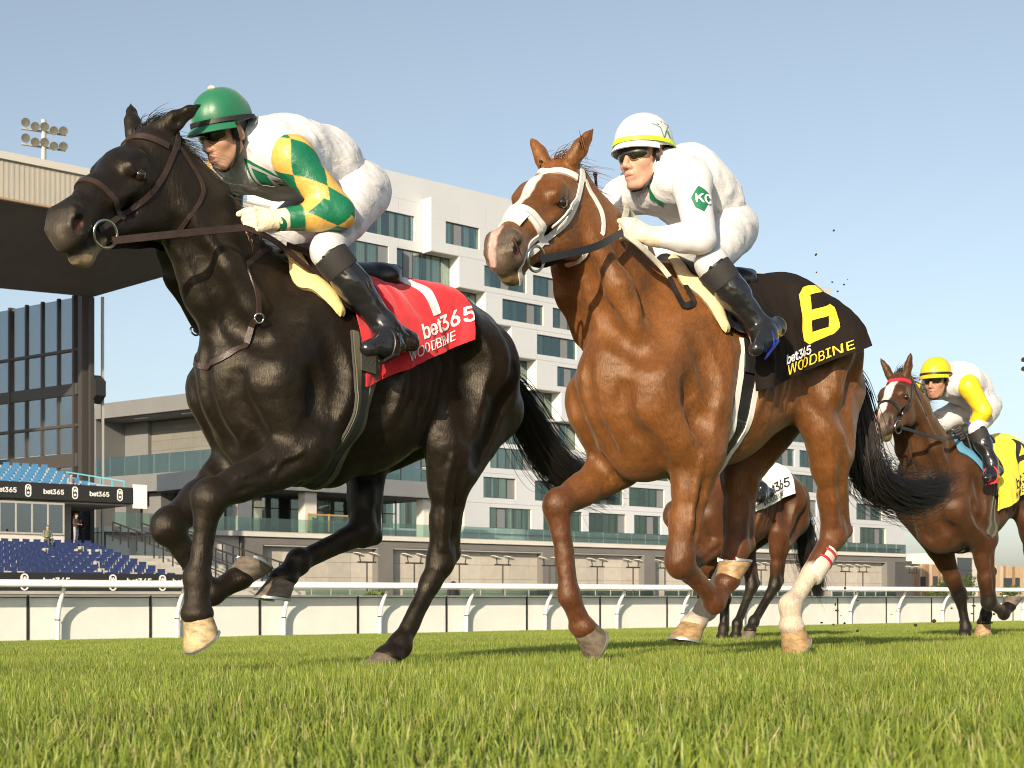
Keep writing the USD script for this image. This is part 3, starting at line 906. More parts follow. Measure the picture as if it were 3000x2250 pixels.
obj('rail', join([bar3((0, 0, 1.0), (0, 8.2, 2.1), .07, .07), bar3((0, 0, .55), (0, 8.2, 1.65), .06, .06)]), RAIL_BLUE, rl)
for i in range(6):
    obj('baluster', bar3((0, i * 1.62, i * .22), (0, i * 1.62, i * .22 + 1.0), .06, .06, (0, 1, 0)), RAIL_BLUE, rl)
# banner print
def sign_text(text, h, t0, y, z, m, parent, name='lettering', bold=True):
    q = lettering(text, h, bold, .02)
    q.apply_transform(np.array([[1, 0, 0, t0], [0, 0, -1, y], [0, 1, 0, z], [0, 0, 0, 1.0]]))
    return obj(name, q, m, parent)
def badge(t, y, z, h, parent):
    a = np.linspace(0, np.pi, 14)
    r = h * .24
    out = np.vstack([np.stack([r * np.cos(a), h / 2 - r + r * np.sin(a)], 1), np.stack([-r * np.cos(a), -h / 2 + r - r * np.sin(a)], 1)])
    rim = shapely.Polygon(out).difference(shapely.Polygon(out * (.72, .84)))
    q = trimesh.creation.extrude_polygon(rim, .02, engine='earcut')
    w_ = lettering('W', h * .26, True, .02); w_.apply_translation((-h * .16, h * .06, 0))
    d_ = trimesh.creation.extrude_polygon(shapely.Point(0, -h * .17).buffer(h * .10), .02, engine='earcut')
    q = join([q, w_, d_])
    q.apply_transform(np.array([[1, 0, 0, t], [0, 0, -1, y], [0, 1, 0, z], [0, 0, 0, 1.0]]))
    obj('emblem', q, PRINT_SIGN, parent)
PRINT_SIGN = plain('sign_white', (.72, .71, .68), .6)
bt_ = site('banner', 'black banner with white lettering and emblems along the upper balcony', 'banner', 0, 80.0, 0)
yb = ub + 2.845
obj('board', box(-30, 41.05, yb - .06, yb, 5.99, 6.93), BLACK_PAINT, bt_)
for k in range(5):
    sign_text('bet365', .27, 38.25 - k * 2.85, yb - .064, 6.32, PRINT_SIGN, bt_)
    badge(40.2 - k * 2.85, yb - .064, 6.46, .74, bt_)
# press box under the balcony
obj('box_wall', box(-40, 36.8, 2.1, 12, 3.3, 3.95), CREAM, stand)
fr2 = obj('press_box_frame', join([box(-20, 36.8, 2.0, 2.12, 3.952, 4.05), box(-20, 36.8, 2.0, 2.12, 5.72, 5.84)] + [box(36.72 - i * .96, 36.8 - i * .96, 2.002, 2.118, 4.052, 5.718) for i in range(24)]), ALU, stand)
for i in range(12):
    obj('pane', box(35.85 - i * .96, 36.71 - i * .96, 2.04, 2.07, 4.05, 5.72), GLASS_STAND, fr2)
obj('press_box_back', box(-40, 36.7, 8, 8.1, 3.96, 5.8), plain('press_room', (.13, .15, .15), .9), stand)
obj('box_end', box(36.8, 36.86, 2.1, 8, 3.3, 5.84), ALU, stand)
obj('vomitory_wall', box(36.9, 41.0, 9.0, 9.4, APRON, 5.84), SOFFIT, stand)
obj('stand_column', box(37.2, 38.2, 4.2, 5.2, APRON, 5.84), CONCRETE, stand)

# lower tier: steps falling towards the track, front ad board
nrow = 13
for i in range(nrow):
    n0 = -19.5 + i * 1.72
    obj('terrace_step', box(-40, 34.0 + i * .38, n0, n0 + 1.72, APRON, .42 + i * .215), CONCRETE, stand)
ad = site('ad_board', 'black advertising board with white lettering at the foot of the lower seats', 'banner', 0, 60.0, 0)
obj('board', box(-30, 33.6, -.12, -.02, .55, 1.33), BLACK_PAINT, ad)
for k in range(6):
    if k < 4:
        sign_text('bet365', .26, (22.6, 25.9, 29.75, 32.0)[k], -.125, .86, PRINT_SIGN, ad)
        badge((25.1, 29.1, 21.5, 31.5)[k], -.125, .93, .72, ad)
# plastic seats
def seat_proto(name, m, path):
    x = UsdGeom.Xform.Define(stage, path)
    x.GetPrim().SetSpecifier(Sdf.SpecifierClass)
    obj('seat_pan', join([box(-.22, .22, -.20, .20, .40, .44), box(-.22, .22, -.22, -.19, .30, .42)]), m, x)
    obj('backrest', join([box(-.20, .20, .20, .235, .52, .80), box(-.21, .21, .195, .24, .76, .82)]), m, x)
    obj('leg', join([box(-.25, -.215, -.15, .22, 0, .62), box(.215, .25, -.15, .22, 0, .62)]), ALU, x)
    return path
seat_proto('navy', SEAT_NAVY, '/World/class_navy_seat')
seat_proto('blue', SEAT_BLUE, '/World/class_blue_seat')
def ordinal(i):
    return ('first', 'second', 'third', 'fourth', 'fifth', 'sixth', 'seventh', 'eighth', 'ninth', 'tenth', 'eleventh', 'twelfth', 'thirteenth', 'fourteenth', 'fifteenth', 'sixteenth', 'seventeenth', 'eighteenth', 'nineteenth', 'twentieth')[i - 1] if i <= 20 else f'{i}th'
def seats(proto, rows, label, group, cap):
    got = 0
    for row_, (n, z, ta, tb) in enumerate(rows, 1):
        t, col_ = tb, 0
        while t > ta and got < cap:
            col_ += 1
            if RNG.random() > .05:
                x = UsdGeom.Xform.Define(stage, path_in(None, 'stadium_seat'))
                x.AddTranslateOp().Set(Gf.Vec3d(*W(t, n, z))); x.AddRotateZOp().Set(TRACK + float(RNG.normal(0, 1.5)))
                x.GetPrim().GetReferences().AddInternalReference(proto); x.GetPrim().SetInstanceable(True)
                tag(x, label.format(seat=ordinal(col_), row=ordinal(row_)), 'seat', group)
                got += 1
            t -= .62
    return got
def vis_from(n, umin=-20):
    q = (umin - 1500) / 4272
    return n * (.752 * q + .659) / (.752 - .659 * q)
rows = []
for i in range(1, nrow - 1):
    n = 60.5 + i * 1.72 + .9
    rows.append((n, .42 + i * .215, max(vis_from(n), -40), 33.4 + i * .38))
seats('/World/class_navy_seat', rows, 'navy plastic seat, {seat} from the right end of the {row} row up', 'navy seats of the lower tier', 290)
rows = []
for i in range(0, 8):
    n = 82.8 + i * .95
    rows.append((n, 6.12 + i * .26, max(vis_from(n), -40), 39.6 - i * .1))
seats('/World/class_blue_seat', rows, 'light blue balcony seat, {seat} from the right end of the {row} row up', 'light blue seats of the upper tier', 150)
# side stairs with black handrails
st = site('stair_railing', 'black handrails down the stairs at the side of the lower seats', 'railing', 35.2, 60.5, .8)
for s, dt in enumerate((0.0, 1.9, 3.6)):
    a, b = np.array((dt, 0, 1.0)), np.array((dt + 4.4, 21, 4.0))
    obj('handrail', join([bar3(a, b, .07, .07), bar3(a - (0, 0, .45), b - (0, 0, .45), .05, .05)]), STEEL_BLACK, st)
    for i in range(13):
        q = a + (b - a) * i / 12
        obj('baluster', bar3(q - (0, 0, 1.15), q, .06, .06, (0, 1, 0)), STEEL_BLACK, st)
for i in range(12):
    obj('stair_step', box(34.2 + i * .38, 40.5 + i * .3, -19.3 + i * 1.72, -17.6 + i * 1.72, APRON, .40 + i * .215), CONCRETE, stand)

LAMP_GREY = plain('floodlight_casing', (.26, .25, .21), .4, .4, vary=.3, scale=5)
# --- floodlights on the roof and at the right edge
def floodlights(label, base, deg, mast, cols_, rows_, sp=.56, group=None, head=None):
    t = thing('floodlight_mast', label, 'floodlight', base, deg)
    obj('mast', join([tube([(0, 0, 0), (0, 0, mast)], .16, 12), box(.25, .85, -.2, .2, 0, 1.5)]), ALU, t, smooth=30)
    for r in range(rows_):
        z = mast - .35 - r * .95
        obj('crossarm', box(-sp * (cols_ - 1) / 2 - .2, sp * (cols_ - 1) / 2 + .2, -.08, .08, z - .42, z - .33), ALU, t)
        for c in range(cols_):
            x = (c - (cols_ - 1) / 2) * sp
            prof = np.array([(.0, -.26), (.10, -.24), (.14, -.10), (.27, .13), (.27, .16), (.0, .11)])
            m = trimesh.creation.revolve(prof, sections=16)
            R = turn(0, 0, 0) @ np.array([[1, 0, 0], [0, math.cos(2.0), -math.sin(2.0)], [0, math.sin(2.0), math.cos(2.0)]])
            m.vertices = np.array(m.vertices) @ R.T + (x, -.15, z - .12 * (c % 2) - .04 * c)
            obj('lamp_head', m, head or LAMP_GREY, t, smooth=30)
    return t
fl = W(vis_from(86, 128), 86, 25.0)
floodlights('floodlight mast with two rows of lamps on the grandstand roof', fl, 30, 4.5, 5, 2)
fr_p = np.array(((3040 - 1500) / 4272 * 150, 150.0, APRON))
floodlights('tall floodlight mast at the right edge of the picture', fr_p, -20, 25.8, 4, 2, sp=.9, head=STEEL_BLACK)

# --- twin-headed lamp posts along the apron
LN = 90.0
for i, u in enumerate((1075, 1214, 1346, 1473, 1610, 1750, 1855, 1948, 2090, 2230, 2360, 2477, 2528, 2675)):
    q = (u - 1500) / 4272
    t = LN * (.752 * q + .659) / (.752 - .659 * q)
    lp = site('lamp_post', f'black twin-headed lamp post before the podium, {ordinal(i + 1)} from the left', 'street lamp', t, LN, APRON, group='twin lamp posts along the apron')
    obj('pole', join([tube([(0, 0, 0), (0, 0, 3.6)], .065, 10), box(-.85, .85, -.05, .05, 3.52, 3.62)]), STEEL_BLACK, lp, smooth=30)
    for s in (-1, 1):
        prof = np.array([(0, .10), (.16, .09), (.46, .0), (.46, -.03), (.12, -.02), (0, -.03)])
        m = trimesh.creation.revolve(prof, sections=20)
        m.apply_transform(trimesh.transformations.rotation_matrix(.35, (0, 1, 0)))
        m.apply_translation((s * .72, 0, 4.15))
        obj('lamp_head', m, LAMP_WHITE, lp, smooth=30)
        obj('arm', bar3((s * .6, 0, 3.6), (s * .68, 0, 4.1), .06, .06, (0, 1, 0)), STEEL_BLACK, lp)

# --- timber-clad building and shrubs at the far right
tq = lambda u, n: n * (.752 * ((u - 1500) / 4272) + .659) / (.752 - .659 * ((u - 1500) / 4272))
TN = 150.0
ta, tb = tq(2640, TN), tq(3120, TN)
tim = site('timber_building', 'long low building clad in vertical timber boards at the far right', 'building', ta, TN, 0)
TB = [plain(f'timber_{"abcd"[i]}', c, .8, vary=.2, scale=1.5) for i, c in enumerate(((.42, .27, .15), (.50, .36, .22), (.34, .20, .11), (.56, .46, .33)))]
Lt = tb - ta
hz = 6.4
rr = random.Random(4)
x, i = 0.0, 0
t_white = tq(2790, TN) - ta, tq(2845, TN) - ta
while x < Lt and i < 150:
    w_ = rr.choice((.7, .9, 1.3, 2.2))
    if not (t_white[0] - 1 < x < t_white[1] + 1):
        obj('board', box(x + .02, x + w_ - .02, rr.uniform(0, .05), .5, APRON, hz + rr.uniform(-.05, .05)), TB[rr.randrange(4)], tim)
    x += w_; i += 1
obj('backing', box(0, Lt, .5, 14, APRON, hz - .1), TB[2], tim)
obj('stair_tower', box(t_white[0] - 1.2, t_white[1] + 1.6, -.5, 10, APRON, 8.6), CREAM, tim)
obj('stair_window', box(t_white[0] + .8, t_white[1] - .6, -.56, -.502, .8, 7.6), GLASS_STAND, tim)
obj('stair_window_frame', join([box(t_white[0] + .6, t_white[1] - .4, -.60, -.55, z, z + .12) for z in (.7, 3.0, 5.3, 7.6)]), BRONZE, tim)
for u, z in ((2697, 3.2), (2733, 3.3), (2857, 3.3), (2940, 3.2), (2952, 3.2), (2975, 3.3), (3040, 3.2)):
    a = tq(u, TN) - ta
    obj('window', box(a, a + 1.6, -.04, .1, z - .9, z + .9), ROOM, tim)
LEAF = mat('shrub_leaf', {'a': ('attribute', {'attribute': 'col'}), 'p': ('principled_bsdf', {'roughness': .6}), 't': ('translucent_bsdf', {}), 'x': ('mix_closure', {'fac': .3})},
           [('a.color', 'p.base_color'), ('a.color', 't.color'), ('p.BSDF', 'x.closure1'), ('t.BSDF', 'x.closure2')], surface='x.closure')
def shrub(label, t, n, h, w, seed, leaves=900):
    r = np.random.default_rng(seed)
    s = site('shrub', label, 'shrub', t, n, APRON)
    stems = []
    for k in range(9):
        a = r.uniform(0, 6.28)
        stems.append(tube(spline([(0, 0, 0), (w * .2 * math.cos(a), w * .2 * math.sin(a), h * .5), (w * .42 * math.cos(a), w * .42 * math.sin(a), h * r.uniform(.75, 1))], 6), [.04, .035, .03, .025, .018, .01], 5))
    obj('stem', join(stems), plain(f'bark_{"abcdefgh"[seed % 8]}', (.08, .06, .04), .9), s)
    P = r.normal(0, 1, (leaves, 3)); P /= np.linalg.norm(P, axis=1, keepdims=True)
    P *= (r.random((leaves, 1)) ** .5) * (.75 + .4 * meshkit.fbm(P * 1.7 + seed, 3, seed))[:, None]
    P = P * (w / 2, w / 2, h * .48) + (0, 0, h * .55)
    d = r.normal(0, 1, (leaves, 3)) * .13; e = r.normal(0, 1, (leaves, 3)) * .08
    V = np.stack([P - d, P + e, P + d, P - e], 1).reshape(-1, 3)
    k = np.arange(leaves)[:, None] * 4
    F = np.concatenate([k + [0, 1, 2], k + [0, 2, 3]])
    c = np.array((.06, .09, .02)) + r.random((leaves, 1)) * np.array((.06, .07, .02))
    obj('foliage', trimesh.Trimesh(V, F, process=False), LEAF, s, col=np.repeat(c, 4, 0))
for k, (u, n, h, w, lab) in enumerate(((2770, 140, 4.6, 3.4, 'bare-looking shrub left of the stair window at the far right'), (2838, 139, 5.2, 3.0, 'tall loose shrub in front of the stair window at the far right'), (2735, 141, 3.0, 3.2, 'low shrub before the timber boards beside the hotel'), (2960, 140, 3.2, 4.2, 'broad shrub at the foot of the timber building, farthest right'))):
    shrub(lab, tq(u, n), n, h, w, 21 + k)
for k, u in enumerate((1085, 1105, 1118)):
    shrub(('small green planter shrub behind the wall, left one of three', 'small green planter shrub behind the wall, middle one of three', 'small green planter shrub behind the wall, right one of three')[k], tq(u, 60.0), 60.0, 1.15, 1.0, 41 + k, 400)

# --- people in the stand, far off
def far_person(label, t, n, z, deg, seated, top, bottom, skin_=(.42, .25, .18), hair=(.04, .03, .02), cap=None):
    p = site('person', label, 'person', t, n, z, deg=deg)
    hip = .46 if seated else .90
    dz = hip - .90
    def S_():
        return Solid((-.5, -.45, -.05), (.75, .45, 1.85), .022)
    S = S_()
    kn = [(.42, .11 * y, .50) if seated else (.02, .10 * y, .48) for y in (1, -1)]
    an = [(.45, .11 * y, .08) if seated else (-.02, .10 * y, .08) for y in (1, -1)]
    def leg(S, g=0):
        for y, k_, a_ in zip((1, -1), kn, an):
            S.limb((0, .09 * y, hip), k_, .085 + g, .06 + g); S.limb(k_, a_, .058 + g, .04 + g)
    def tor(S, g=0):
        S.limb((0, 0, hip + .02), (.01, 0, hip + .28), .125 + g, .12 + g, 1.25); S.limb((.01, 0, hip + .28), (.02, 0, hip + .46), .12 + g, .10 + g, 1.5)
        for y in (1, -1):
            S.limb((.02, .19 * y, hip + .50), (.04, .25 * y, hip + .24), .05 + g, .042 + g); S.limb((.04, .25 * y, hip + .24), (.25, .16 * y, hip + .20), .042 + g, .03 + g)
    leg(S); tor(S)
    for y, a_ in zip((1, -1), an):
        S.limb((a_[0] - .03, a_[1], .045), (a_[0] + .16, a_[1], .04), .045, .035)
        S.limb((.25, .16 * y, hip + .20), (.33, .13 * y, hip + .20), .03, .028)
    S.limb((.02, 0, hip + .5), (.05, 0, hip + .64), .05, .05)
    S.egg((.06, 0, hip + .72), (.095, .075, .115)); S.egg((.155, 0, hip + .70), (.02, .015, .02), k=.02)
    obj('body', S.mesh(), plain(path_in(None, 'far_skin').split('/')[-1], skin_, .6), p, smooth=True)
    A = S_(); tor(A, .014); obj('top', A.mesh(), plain(path_in(None, 'far_top').split('/')[-1], top, .8), p, smooth=True)
    A = S_(); leg(A, .012); obj('trousers', A.mesh(), plain(path_in(None, 'far_trousers').split('/')[-1], bottom, .8), p, smooth=True)
    A = S_(); A.egg((.045, 0, hip + .765), (.105, .086, .09), k=.01)
    if cap:
        A.limb((.12, .03, hip + .77), (.20, 0, hip + .755), .02, .015)
    obj('cap' if cap else 'hair', A.mesh(), plain(path_in(None, 'far_hair').split('/')[-1], cap or hair, .8), p, smooth=True)
face = TRACK - 90
far_person('person in grey sitting alone on the upper light blue seats', tq(207, 83.6), 83.6, 6.45, face + 20, True, (.30, .27, .30), (.03, .03, .05))
far_person('person in an olive jacket and cap sitting at the top of the navy seats', tq(115, 80.3), 79.2, 3.05, face, True, (.13, .14, .10), (.05, .05, .06), cap=(.08, .08, .07))
far_person('person in dark top and pale jeans standing at the head of the stairs', tq(222, 82.0), 82.0, 3.5, face + 30, False, (.05, .03, .03), (.24, .26, .28))
far_person('tall person in black standing in the shade behind the stairs', tq(214, 86.0), 86.0, 3.7, face, False, (.015, .015, .018), (.02, .02, .025))
far_person('person in black at the right of the shaded group by the column', tq(235, 86.5), 86.5, 3.5, face - 20, False, (.02, .02, .025), (.03, .03, .04))
far_person('person in a black cap and shirt just above the white wall', tq(1326, 40.0), 40.0, APRON - .28, face, False, (.012, .012, .014), (.02, .02, .03), cap=(.01, .01, .01))

# --- turf thrown up by the hooves
def clods(spot, spread, n, seed, size, label, group):
    r = np.random.default_rng(seed)
    for i in range(n):
        m = trimesh.creation.icosphere(1, 1.0)
        V = np.array(m.vertices)
        V = V * (.6 + .8 * meshkit.fbm(V * 1.5 + i * 7, 2, seed))[:, None] * r.uniform(.5, 1.3, 3) * r.uniform(*size)
        m.vertices = V
        p = spot + r.normal(0, 1, 3) * spread
        x = thing('clod', label, 'clod', p, float(r.uniform(0, 360)), group=group)
        obj('soil', m, DIRT, x)
DIRT = plain('dark_soil', (.035, .024, .014), .95, vary=.4, scale=40)
def at(u, v, Y):
    return np.array(((u - 1500) / 4272 * Y, Y, CAM_Z - (v - 1751) / 4272 * Y))
clods(at(2440, 790, 8.5), (.06, .3, .16), 12, 3, (.003, .010), 'dark clod of turf flying above the rump of the chestnut', 'clods in the air behind the chestnut')
clods(at(2500, 1800, 7.5), (.22, .4, .06), 16, 4, (.003, .011), 'dark clod of turf thrown up near the hind hooves of the chestnut', 'clods near the chestnut hooves')
clods(at(2860, 1790, 11.3), (.08, .3, .10), 10, 6, (.005, .014), 'dark clod of turf behind the planted foreleg of the bay', 'clods by the bay foreleg')
# ---------------------------------------------------------------- horses
def lerp(a, b, t):
    return np.asarray(a, float) * (1 - t) + np.asarray(b, float) * t

class HorseShape:
    """Joints in metres in the horse's own frame: x forward, y to its left, z up."""
    def __init__(s, J, dz=0.0, pitch=0.0, head=None, neck=None, h=0.007, seed=1, girth=.865, kx=.88, bone=1.16, ears=((0, .08, .16), (0, .08, .16)), mouth=0.0):
        s.J = {k: np.array(v, float) for k, v in J.items()}
        s.dz, s.pitch, s.h, s.seed = dz, math.radians(pitch), h, seed
        s.neck, s.w, s.kx, s.bone = neck, girth, kx, bone
        s.head_o, s.head_R, s.head_k = head
        s.ears, s.mouth = ears, mouth
        s.body = s._build()

    def T(s, x, y, z):
        """A point of the standing trunk, moved with this horse's trunk."""
        c, n = math.cos(s.pitch), math.sin(s.pitch)
        u, v = 0.2 + (x - 0.2) * s.kx - 0.5, z - 1.0
        return np.array([0.5 + u * c - v * n, y * s.w, 1.0 + s.dz + u * n + v * c])

    def Hd(s, x, y, z):
        return s.head_o + s.head_R @ (np.array([x, y, z], float) * s.head_k)

    def _build(s):
        J, T = s.J, s.T
        P = np.array(list(J.values()) + [s.head_o, s.Hd(.62, 0, -.1), s.Hd(0, 0, .22), T(-.95, 0, 1.2)])
        lo, hi = P.min(0) - 0.16, P.max(0) + 0.16
        lo[1], hi[1] = min(lo[1], -.40), max(hi[1], .40)
        hi[2] = max(hi[2], 1.62 + s.dz)
        S = Solid(lo, hi, s.h)
        # trunk
        def row(x, z, r, y=0.0):
            return (*T(x, y, z), r)
        S.chain([row(.45, 1.03, .275), row(.30, 1.06, .335)], lat=.72, k=.05)
        S.chain([row(.30, 1.06, .335), row(.02, 1.075, .352)], lat=.78, k=.05)
        S.chain([row(.02, 1.075, .352), row(-.28, 1.14, .298)], lat=.84, k=.05)
        S.chain([row(-.28, 1.14, .298), row(-.52, 1.18, .255)], lat=.88, k=.05)
        S.chain([row(.46, 1.375, .06), row(.28, 1.405, .068), row(.10, 1.385, .06)], lat=.8, k=.10)      # withers
        S.chain([row(-.30, 1.375, .07), row(-.50, 1.375, .08), row(-.72, 1.30, .085), row(-.84, 1.17, .06)], k=.10)   # loin and croup
        for y in (-1, 1):
            S.limb(T(-.36, .14 * y, 1.27), T(-.58, .15 * y, 1.16), .16, .17, k=.07)                    # gluteal mass
            S.limb(T(-.58, .15 * y, 1.18), T(-.74, .12 * y, 1.02), .16, .115, k=.06)
            S.egg(T(-.33, .20 * y, 1.335), (.05, .035, .04), k=.06)                                        # point of hip
            # shoulder
            S.limb(T(.20, .145 * y, 1.31), T(.55, .175 * y, 1.02), .085, .115, k=.05)
            S.limb(T(.10, .17 * y, 1.20), T(.30, .19 * y, .95), .09, .12, k=.06)
            S.egg(T(.565, .140 * y, .985), (.072, .072, .10), k=.04)                                       # point of shoulder
            S.limb(T(.605, .070 * y, .985), T(.53, .080 * y, .83), .076, .085, k=.022)                    # breast muscles
        S.limb(T(.56, 0, 1.02), T(.47, 0, .80), .13, .13, k=.06)
        S.limb(T(.45, 0, .80), T(.15, 0, .76), .11, .10, k=.06)
        # neck
        for a, b in zip(s.neck[:-1], s.neck[1:]):
            S.limb(a[:3], b[:3], a[3], b[3], lat=(a[4] + b[4]) / 2, k=.05)
        n = s.neck
        crest = [(*(np.array(q[:3]) + np.array(up) * q[3] * .93), q[3] * .16) for q, up in zip(n, s.crest_dirs(n))]
        S.chain(crest, k=.06)
        for y in (-1, 1):                                                                                 # the long muscle from jaw to shoulder
            a = s.Hd(.10, .065 * y, -.20); b = T(.55, .13 * y, 1.13)
            S.chain([(*a, .042), (*(lerp(a, b, .5) + (0, .022 * y, 0)), .05), (*b, .075)], k=.05)
        s._front(S, 'L', 1); s._front(S, 'R', -1)
        s._hind(S, 'L', 1); s._hind(S, 'R', -1)
        S.limb(T(-.84, 0, 1.17), T(-.93, 0, 1.13), .055, .04, k=.05)
        s._muscle(S)
        if s.h < .009:
            S.rough(.004, 9.0, s.seed, 2)
            S.rough(.0022, 26.0, s.seed + 3, 2)
            S.g += np.float32(0)
        s._head(S)
        return S

    def _muscle(s, S):
        """Grooves between the muscles, ribs, and the veins that stand out on a racing horse."""
        T, J = s.T, s.J
        def line(pts, r):
            L = np.linalg.norm(np.diff(pts, axis=0), axis=1).sum()
            return snap(S, spline(pts, max(5, int(L / (r * .9)))), 0.0)
        def groove(pts, r, depth, k=.018):
            k = k * 1.5
            p = line(np.array(pts), r)
            c = p + grad(S, p) * (r - depth * .42)
            for a, b in zip(c[:-1], c[1:]):
                S.limb(a, b, r, r, k=k, cut=True)
        def ridge(pts, r, rise, k=.014):
            p = line(np.array(pts), max(r, .012))
            c = p - grad(S, p) * (r - rise * .6)
            for a, b in zip(c[:-1], c[1:]):
                S.limb(a, b, r, r, k=k)
        for y in (1, -1):
            c = 'L' if y > 0 else 'R'
            el, kn, st, ho = J[c + 'Fel'], J[c + 'Fkn'], J[c + 'Hst'], J[c + 'Hho']
            groove([T(.42, .13 * y, 1.38), T(.54, .19 * y, 1.20), T(.60, .20 * y, 1.08)], .045, .016, .035)            # neck and shoulder
            groove([T(.15, .24 * y, 1.30), T(.11, .27 * y, 1.10), T(.17, .26 * y, .92)], .05, .014, .04)               # behind the triceps
            groove([T(.40, .24 * y, 1.14), T(.33, .25 * y, 1.00), T(.37, .24 * y, .88)], .032, .012, .025)             # shoulder and triceps
            groove([T(.50, .24 * y, 1.02), T(.45, .24 * y, .90), el + (.04, .06 * y, .05)], .03, .012, .022)
            groove([T(.64, .135 * y, 1.0), T(.585, .15 * y, .88), T(.50, .13 * y, .78)], .028, .014, .02)               # breast and foreleg
            groove([T(-.30, .22 * y, 1.30), T(-.36, .28 * y, 1.14), T(-.32, .27 * y, 1.0)], .07, .016, .05)            # flank
            groove([T(-.60, .22 * y, 1.26), T(-.62, .27 * y, 1.08), T(-.55, .25 * y, .92), lerp(st, ho, .12) + (-.07, .04 * y, 0)], .035, .012, .03)
            groove([T(-.42, .26 * y, 1.20), T(-.40, .28 * y, 1.02), st + (-.02, .06 * y, .03)], .045, .010, .035)
            groove([s.Hd(.11, .07 * y, -.29), lerp(s.Hd(.11, .07 * y, -.29), T(.60, .12 * y, 1.10), .5), T(.60, .12 * y, 1.10)], .030, .012, .025)   # jugular groove
            groove([lerp(el, kn, .25) + (.0, .08 * y, 0), lerp(el, kn, .55) + (0, .06 * y, 0), lerp(el, kn, .8) + (0, .05 * y, 0)], .018, .008, .014)
            groove([lerp(st, ho, .25) + (0, .08 * y, 0), lerp(st, ho, .6) + (-.01, .06 * y, 0), lerp(st, ho, .85) + (-.015, .05 * y, 0)], .020, .009, .015)
            for i in range(5):                                                                                        # ribs
                x = .06 - i * .075
                groove([T(x, .26 * y, 1.22), T(x - .015, .29 * y, 1.08), T(x + .01, .27 * y, .92)], .028, .0028, .02)
            if s.h < .009:
                ridge([el + (.05, .08 * y, 0), lerp(el, kn, .4) + (.03, .07 * y, -.02), lerp(el, kn, .8) + (.01, .05 * y, 0)], .006, .0035)
                ridge([st + (.05, .07 * y, -.05), lerp(st, ho, .4) + (.05, .05 * y, 0), lerp(st, ho, .9) + (.03, .03 * y, 0)], .006, .0035)
        groove([T(.68, 0, 1.08), T(.66, 0, .96), T(.58, 0, .82)], .022, .016, .02)

    def crest_dirs(s, n):
        out = []
        for i in range(len(n)):
            a, b = np.array(n[max(i - 1, 0)][:3]), np.array(n[min(i + 1, len(n) - 1)][:3])
            t = (b - a) / np.linalg.norm(b - a)
            out.append((-t[2], 0, t[0]) if t[0] > 0 else (t[2], 0, -t[0]))
        return out

    def _head(s, S):
        k, H = s.head_k, s.Hd
        lat = s.head_R[:, 1]
        def L(a, b, ra, rb, l=1.0, kk=.03, cut=False):
            S.limb(H(*a), H(*b), ra * k, rb * k, l, kk, cut, ax=lat)
        L((.045, 0, -.098), (.20, 0, -.080), .078, .078, 1.0, .03)
        L((.20, 0, -.080), (.36, 0, -.082), .080, .062, .86, .04)
        L((.36, 0, -.082), (.50, 0, -.092), .062, .056, .80, .04)
        for y in (-1, 1):
            S.egg(H(.160, .052 * y, -.190), np.array((.118, .036, .118)) * k, s.head_R, k=.03)                 # cheek
            L((.20, .048 * y, -.235), (.40, .026 * y, -.172), .042, .030, .7, .03)                       # lower jaw
            L((.180, .066 * y, -.040), (.235, .072 * y, -.042), .024, .020, 1, .03)                       # brow
            L((.25, .066 * y, -.105), (.37, .052 * y, -.098), .018, .012, 1, .02)                        # cheek ridge
            S.egg(H(.225, .096 * y, -.080), np.array((.026, .018, .017)) * k, s.head_R, k=.010, cut=True)      # eye hollow
            L((.196, .085 * y, -.064), (.248, .084 * y, -.062), .008, .006, 1, .012)                     # upper lid
            L((.205, .084 * y, -.101), (.245, .083 * y, -.099), .006, .005, 1, .012)
            L((.515, .040 * y, -.057), (.556, .048 * y, -.088), .025, .022, 1, .022)                     # nostril wing
            L((.505, .046 * y, -.105), (.548, .050 * y, -.118), .020, .018, 1, .02)
            S.egg(H(.548, .066 * y, -.088), np.array((.033, .026, .020)) * k, s.head_R @ turn(20 * y, 25, 0), k=.010, cut=True)
        L((.49, 0, -.092), (.545, 0, -.105), .058, .050, .88, .03)
        L((.540, 0, -.135), (.572, 0, -.128), .038, .030, 1.1, .03)                                      # upper lip
        m = s.mouth
        L((.44, 0, -.168 - .3 * m), (.53, 0, -.182 - m), .040, .030, .9, .03)
        L((.53, 0, -.182 - m), (.562, 0, -.172 - m), .032, .022, 1.05, .02)                              # lower lip and chin
        for y in (-1, 1):
            L((.585, .030 * y, -.152 - .4 * m), (.46, .050 * y, -.152), .007, .004, 1, .012, True)      # mouth
        for i, y in enumerate((1, -1)):
            tip = np.array(s.ears[i]) * (1, y, 1)
            base = np.array((.015, .055 * y, -.015))
            mid = lerp(base, tip, .5) + (0, .006 * y, 0)
            S.chain([(*H(*base), .032 * k), (*H(*lerp(base, tip, .38)), .031 * k), (*H(*lerp(base, tip, .72)), .019 * k), (*H(*tip), .004 * k)], lat=.8, k=.012, ax=lat)
            face = np.array((.02, .026 * y, 0))
            S.limb(H(*(lerp(base, tip, .35) + face)), H(*(lerp(base, tip, .8) + face * .6)), .019 * k, .007 * k, .8, .008, True, ax=lat)

